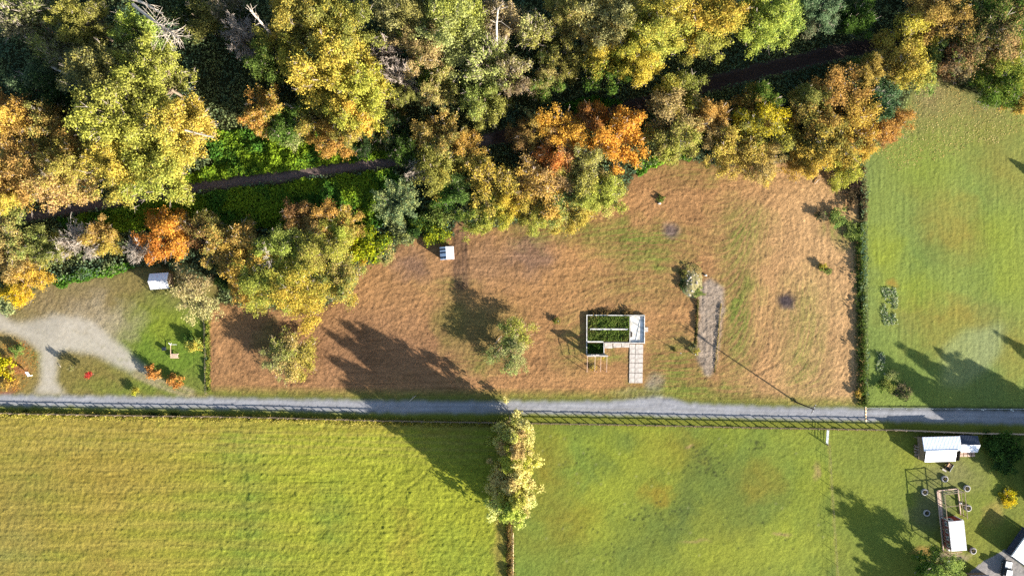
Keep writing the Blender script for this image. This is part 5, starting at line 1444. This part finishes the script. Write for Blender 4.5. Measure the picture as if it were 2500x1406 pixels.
# side porch with stored lumber
for xx, yy in ((-5.3, 2.8), (-5.3, -2.0), (-5.3, .4)): MB().box((xx, yy, 1.05), (.12, .12, 2.1)).build('porch_post', WOOD, fs_)
MB().box((-5.3, .4, 2.12), (.1, 5.2, .1)).build('porch_beam', WOOD, fs_)
for k in range(9): MB().box((-4.85 + random.uniform(-.15, .15), -1.9 + k * .33, .35 + .1 * (k % 3)), (.7, .16, .5), random.uniform(-.3, .3)).build('plank', PINKWOOD if k % 2 else WOOD, fs_)
x, y = P(2367, 1084, 2.4)
fa = empty('shed_annex', (x, y, 0), math.radians(-2), 'dark gabled annex joined to the right end of the white-roofed farm shed', 'shed')
gable_walls(fa, 3.9, 3.6, 1.9, 2.7, WOOD, 0)
roof_slope(fa, 2.0, 1.86, 0, 2.75, -2.2, 2.3, 4, ROOFDARK, ribs=3)
roof_slope(fa, -2.0, 1.86, 0, 2.75, -2.0, 2.4, 4, ROOFGREY, ribs=3)
MB().box((.1, 0, 2.8), (4.4, .16, .05)).build('ridge_cap', ROOFDARK, fa)
pl = empty('pallet_walk', (*P(2356, 1108), 0), math.radians(1), 'row of grey pallets laid along the annex', 'pallets')
for k in range(5):
    for j in range(2): MB().box((-1.9 + k * .95, -.35 + j * .62, .1), (.78, .5, .16)).build('pallet', PINKWOOD, pl)
x, y = P(2313, 1137)
ct = empty('garden_cart', (x, y, 0), math.radians(58), 'dark open cart with a tan board standing below the white-roofed shed', 'cart')
MB().box((0, 0, .38), (2.0, 1.2, .1)).build('bed', DARKWOOD, ct)
MB().box((.3, -.05, .5), (.9, .8, .1)).build('board', mat('tan_board', (206, 160, 120), .8, .1, 2), ct)
for s in (-1, 1): MB().box((0, s * .66, .6), (2.0, .07, .35)).build('side', DARKWOOD, ct)
MB().box((0, -.95, .25), (1.9, .22, .2)).build('bench', STEEL, ct)
MB().box((-1.3, .2, .12), (.35, 1.1, .2)).build('kerb_stone', CONC, ct)
for xx in (-.6, .6):
    for yy in (-.72, .72): MB().tube((xx, yy - .05, .3), (xx, yy + .05, .3), .28, n=12).build('wheel', DARKPAINT, ct)
# tyre planters
ty = MB().lathe([(.48, .05), (.5, .36), (.56, .44), (.68, .44), (.78, .34), (.8, .18), (.76, .02)], 22).mesh('tyre', RUBBER, smooth=True)
so = MB().lathe([(.0, .30), (.3, .30), (.49, .26)], 14).mesh('soil', SOIL)
for px, py, lb in [(2305, 1168, 'tyre planter nearest the dark cart'), (2359, 1191, 'tyre planter right of the poultry run corner, casting a plant shadow'), (2256, 1200, 'tyre planter inside the mesh shadow left of the poultry run'), (2362, 1239, 'tyre planter on sunlit grass right of the middle of the run'), (2261, 1251, 'tyre planter fully in the coop shadow'), (2457, 1201, 'tyre planter beside the bright yellow plant'), (2374, 1343, 'tyre planter between the red coop and the white barn')]:
    r = empty('tyre_planter', (*P(px, py), 0), random.uniform(0, 6), lb, 'planter', 'tyre planters around the poultry run')
    r.scale = (1.05, 1.05, 1.0)
    link('tyre', ty, None, r); link('soil', so, None, r)
    rs = np.random.RandomState(int(px)); n = 60
    c = np.column_stack([rs.randn(n, 2) * .18, .3 + rs.rand(n) * .3])
    v, f = quads(c, rs.randn(n, 3), np.full(n, .14), rs)
    o = link('plant', np_mesh('plant', v, f, LEAF, face_attr={'tone': rs.rand(n), 'lobe': rs.rand(n)}), None, r)
    o['leaf_a'] = list(lin((96, 104, 60), LK)); o['leaf_b'] = list(lin((150, 130, 90), LK))
# poultry run: posts, rails and mesh
x, y = P(2288, 1198)
pr = empty('poultry_run', (x, y, 0), math.radians(-84.0), 'tall timber poultry run with open framed sides around the red coop', 'run')
# local x runs south along the west side, local y runs east
LX, LY, HR = 14.8, 4.9, 2.85
def bar(a, b, r_, nm='rail'): 
    a, b = Vector(a), Vector(b); L = (b - a).length
    mb = MB(); mb.tube(a, b, r_, n=4); mb.build(nm, WOOD, pr)
xs_ = [0, 3.0, 6.0, 9.0, 12.0, LX]
for xx in xs_:
    bar((xx, 0, -.1), (xx, 0, HR), .09, 'post')
    if xx < 7: bar((xx, LY, -.1), (xx, LY, HR), .09, 'post')
bar((0, 2.5, -.1), (0, 2.5, HR), .09, 'post')
for z in (.12, 1.4, HR):
    bar((0, 0, z), (LX, 0, z), .08); bar((0, LY, z), (6.4, LY, z), .08); bar((0, 0, z), (0, LY, z), .08)
bar((3.0, 0, HR), (3.0, LY, HR), .07); 
bar((LX, 0, HR), (LX, 2.0, HR), .07)
MB().box((LX / 2, -.12, .14), (LX, .2, .2)).build('kickboard', PINKWOOD, pr)
MB().box((3.1, LY + .12, .14), (6.4, .2, .2)).build('kickboard', PINKWOOD, pr)
MB().box((-.1, LY / 2, .14), (.2, LY, .2)).build('kickboard', PINKWOOD, pr)
MB().box((3.5, .45, .03), (6.8, .5, .05)).build('walk_board', PINKWOOD, pr)
# wire mesh with real gaps
mesh_ = MB()
for k in range(1, 36):
    xx = k * LX / 36; mesh_.tube((xx, 0, .2), (xx, 0, HR), .008, n=3, cap=False)
for k in range(1, 9): mesh_.tube((0, 0, k * HR / 9), (LX, 0, k * HR / 9), .008, n=3, cap=False)
for k in range(1, 12): mesh_.tube((0, k * LY / 12, .2), (0, k * LY / 12, HR), .008, n=3, cap=False)
for k in range(1, 9): mesh_.tube((0, 0, k * HR / 9), (0, LY, k * HR / 9), .008, n=3, cap=False)
mesh_.build('wire_mesh', STEEL, pr)
# red coop
HB = 3.0
x, y = P(2337, 1307, 3.0)
cp = empty('red_coop', (x, y, 0), math.radians(-84.0), 'red boarded coop with white window frames and a pale sheet roof', 'coop')
CW, CD = 7.2, 3.1           # local x runs south
MB().box((0, 0, HB / 2), (CW, CD, HB)).build('wall', REDWALL, cp)
vs, fs = corrugated(CW / 7 + .03, CD + .5, 4, .025)
rp_me = MB().add(vs, fs).mesh('roof_panel', ROOFWHITE)
for i in range(7):
    o = link('roof_panel', rp_me, None, cp, (-CW / 2 + CW / 7 * (i + .5), -CD / 2 - .25, HB + .06 + .005 * (i % 2)), (math.radians(3), 0, 0))
for k in range(4):
    cx = -2.6 + k * 1.75
    wf_ = MB(); 
    for a_, s_ in (((cx, -CD / 2 - .04, 2.45), (.95, .08, .1)), ((cx, -CD / 2 - .04, 1.35), (.95, .08, .1)), ((cx - .43, -CD / 2 - .04, 1.9), (.1, .08, 1.0)), ((cx + .43, -CD / 2 - .04, 1.9), (.1, .08, 1.0)), ((cx, -CD / 2 - .035, 1.9), (.74, .06, .07))): wf_.box(a_, s_)
    w_o = wf_.build('window', WHITE, cp)
    MB().box((cx, -CD / 2 - .012, 1.9), (.76, .02, 1.0)).build('pane', GLASS, w_o)
for k in range(8): MB().box((-CW / 2 + .45 + k * .9, -CD / 2 - .02, .62), (.82, .035, 1.15)).build('board', REDWALL, cp)
wn_ = MB()
for a_, s_ in (((-CW / 2 - .04, -.85, 2.55), (.08, 1.1, .12)), ((-CW / 2 - .04, -.85, 1.3), (.08, 1.1, .12)), ((-CW / 2 - .04, -1.35, 1.92), (.08, .1, 1.14)), ((-CW / 2 - .04, -.35, 1.92), (.08, .1, 1.14))): wn_.box(a_, s_)
w_o = wn_.build('window', WHITE, cp); MB().box((-CW / 2 - .012, -.85, 1.92), (.02, .9, 1.14)).build('pane', GLASS, w_o)
for s in (-1, 1):
    MB().box((-CW / 2 - .03, s * (CD / 2 + .03), HB / 2), (.16, .16, HB)).build('corner_trim', WHITE, cp)
MB().box((CW / 2 + .55, -.3, .25), (.9, 1.2, .5)).build('step', WHITE, cp)
MB().box((CW / 2 + .3, -.3, 1.2), (.5, .9, .1)).build('porch_shelf', WHITE, cp)
for yy in (-1.7, 1.5): MB().box((CW / 2 + 1.0, yy, .9), (.1, .1, 1.8)).build('porch_post', PINKWOOD, cp)
MB().box((CW / 2 + 1.0, -.1, 1.78), (.09, 3.3, .09)).build('porch_rail', PINKWOOD, cp)
# feeder leaning on the run
fd_ = empty('feeder', (*P(2343, 1226), 0), .4, 'small white and black feeder at the outer side of the run', 'feeder')
MB().lathe([(.0, .0), (.22, .0), (.24, .5), (.1, .7), (0, .75)], 12).build('body', WHITE, fd_); MB().lathe([(.34, .0), (.36, .1), (.3, .12)], 12).build('tray', DARKPAINT, fd_)
# pale oval tub
tb = empty('water_tub', (*P(2318, 1372), 0), math.radians(-15), 'pale oval water tub on the pink paving below the coop', 'tub')
t_ = MB().lathe([(.42, .08), (.46, .5), (.52, .52), (.54, .48), (.48, .0)], 18); o = t_.build('shell', TUB, tb); o.scale = (1.5, .85, 1)
o = MB().lathe([(0, .4), (.45, .4)], 18).build('water', GLASS, tb); o.scale = (1.48, .83, 1)
# white barn, partly in frame
ax, ay = P(2452.5, 1347); bx_, by_ = P(2493, 1290.5)
ang = math.atan2(by_ - ay, bx_ - ax)
bn_ = empty('white_barn', (ax, ay, 0), ang, 'large barn corner with a blinding white sheet roof at the frame edge', 'barn')
BL, BD, BH = math.hypot(bx_ - ax, by_ - ay), 9.0, 2.5
MB().box((BL / 2, -BD / 2, BH / 2), (BL, BD, BH)).build('wall', mat('barn_wall', (120, 126, 136), .8, .1, 1), bn_)
roof_m = MB().add(*corrugated(1.0, BD + .3, 4, .04)).mesh('roof_panel', BRIGHTROOF)
npn = 7
for i in range(npn):
    o = link('roof_panel', roof_m, None, bn_, (BL / npn * (i + .5), -BD - .1, BH + .05 + .006 * (i % 2)), (math.radians(1.2), 0, 0)); o.scale = (BL / npn / 1.02, 1, 1)
for i in range(7): MB().box((BL / 7 * (i + .5), .02, BH / 2 - .1), (BL / 7 - .04, .05, BH - .3)).build('shade_toned_sheet', ROOFDARK, bn_)  # dark sheet colour carries the shade on this north-west wall face
MB().box((BL / 2, .18, BH + .02), (BL + .2, .14, .14)).build('gutter', ROOFGREY, bn_)
MB().box((BL + .35, -.3, .8), (.6, .8, 1.6)).build('side_box', ROOFDARK, bn_)
# dark utility vehicle
x, y = P(2452, 1386)
vh = empty('utility_vehicle', (x, y, 0), math.radians(-100), 'dark utility vehicle with a slatted pale hood parked on the concrete beside the barn', 'vehicle')
# local x forward (towards the north of the picture is -x)
MB().box((0, 0, .75), (4.2, 1.8, .7)).build('body', DARKPAINT, vh, bevel=.08)
cab = MB().box((.55, 0, 1.45), (1.7, 1.6, .75), taper=.82).build('cab', DARKPAINT, vh, bevel=.05)
MB().box((.55, 0, 1.86), (1.45, 1.35, .06)).build('cab_roof', ROOFGREY, cab)
hd = MB().box((-1.25, .05, 1.13), (1.5, 1.5, .08)).build('hood', WHITE, vh)
for k in range(5): MB().box((-1.75 + k * .28, .0, 1.185), (.08, .9, .03)).build('vent', DARKPAINT, hd)
for xx in (-1.35, 1.35):
    for s in (-1, 1): 
        w = MB().tube((xx, s * .78, .38), (xx, s * .98, .38), .38, n=14).build('wheel', DARKPAINT, vh)
        MB().tube((xx, s * .975, .38), (xx, s * .995, .38), .2, n=10).build('rim', STEEL, w)
for s in (-1, 1): MB().box((-2.1, s * .65, .8), (.06, .3, .18)).build('headlight', GLASS, vh)
for s in (-1, 1): MB().box((-.35, s * 1.05, 1.3), (.1, .22, .16)).build('mirror', DARKPAINT, vh)
# dark roofed lean-to at the bottom edge
x, y = P(2378, 1424)
dr = empty('dark_shed', (x, y, 0), math.radians(2), 'low dark roofed shed cut off by the bottom edge', 'shed')
gable_walls(dr, 4.4, 5.4, 2.0, 2.6, WOOD, 0)
roof_slope(dr, 2.9, 1.95, 0, 2.65, -2.4, 2.4, 5, ROOFDARK, ribs=3)
roof_slope(dr, -2.9, 1.95, 0, 2.65, -2.4, 2.4, 5, ROOFDARK, ribs=3)
MB().box((0, 0, 2.7), (4.8, .16, .05)).build('ridge_cap', ROOFGREY, dr)
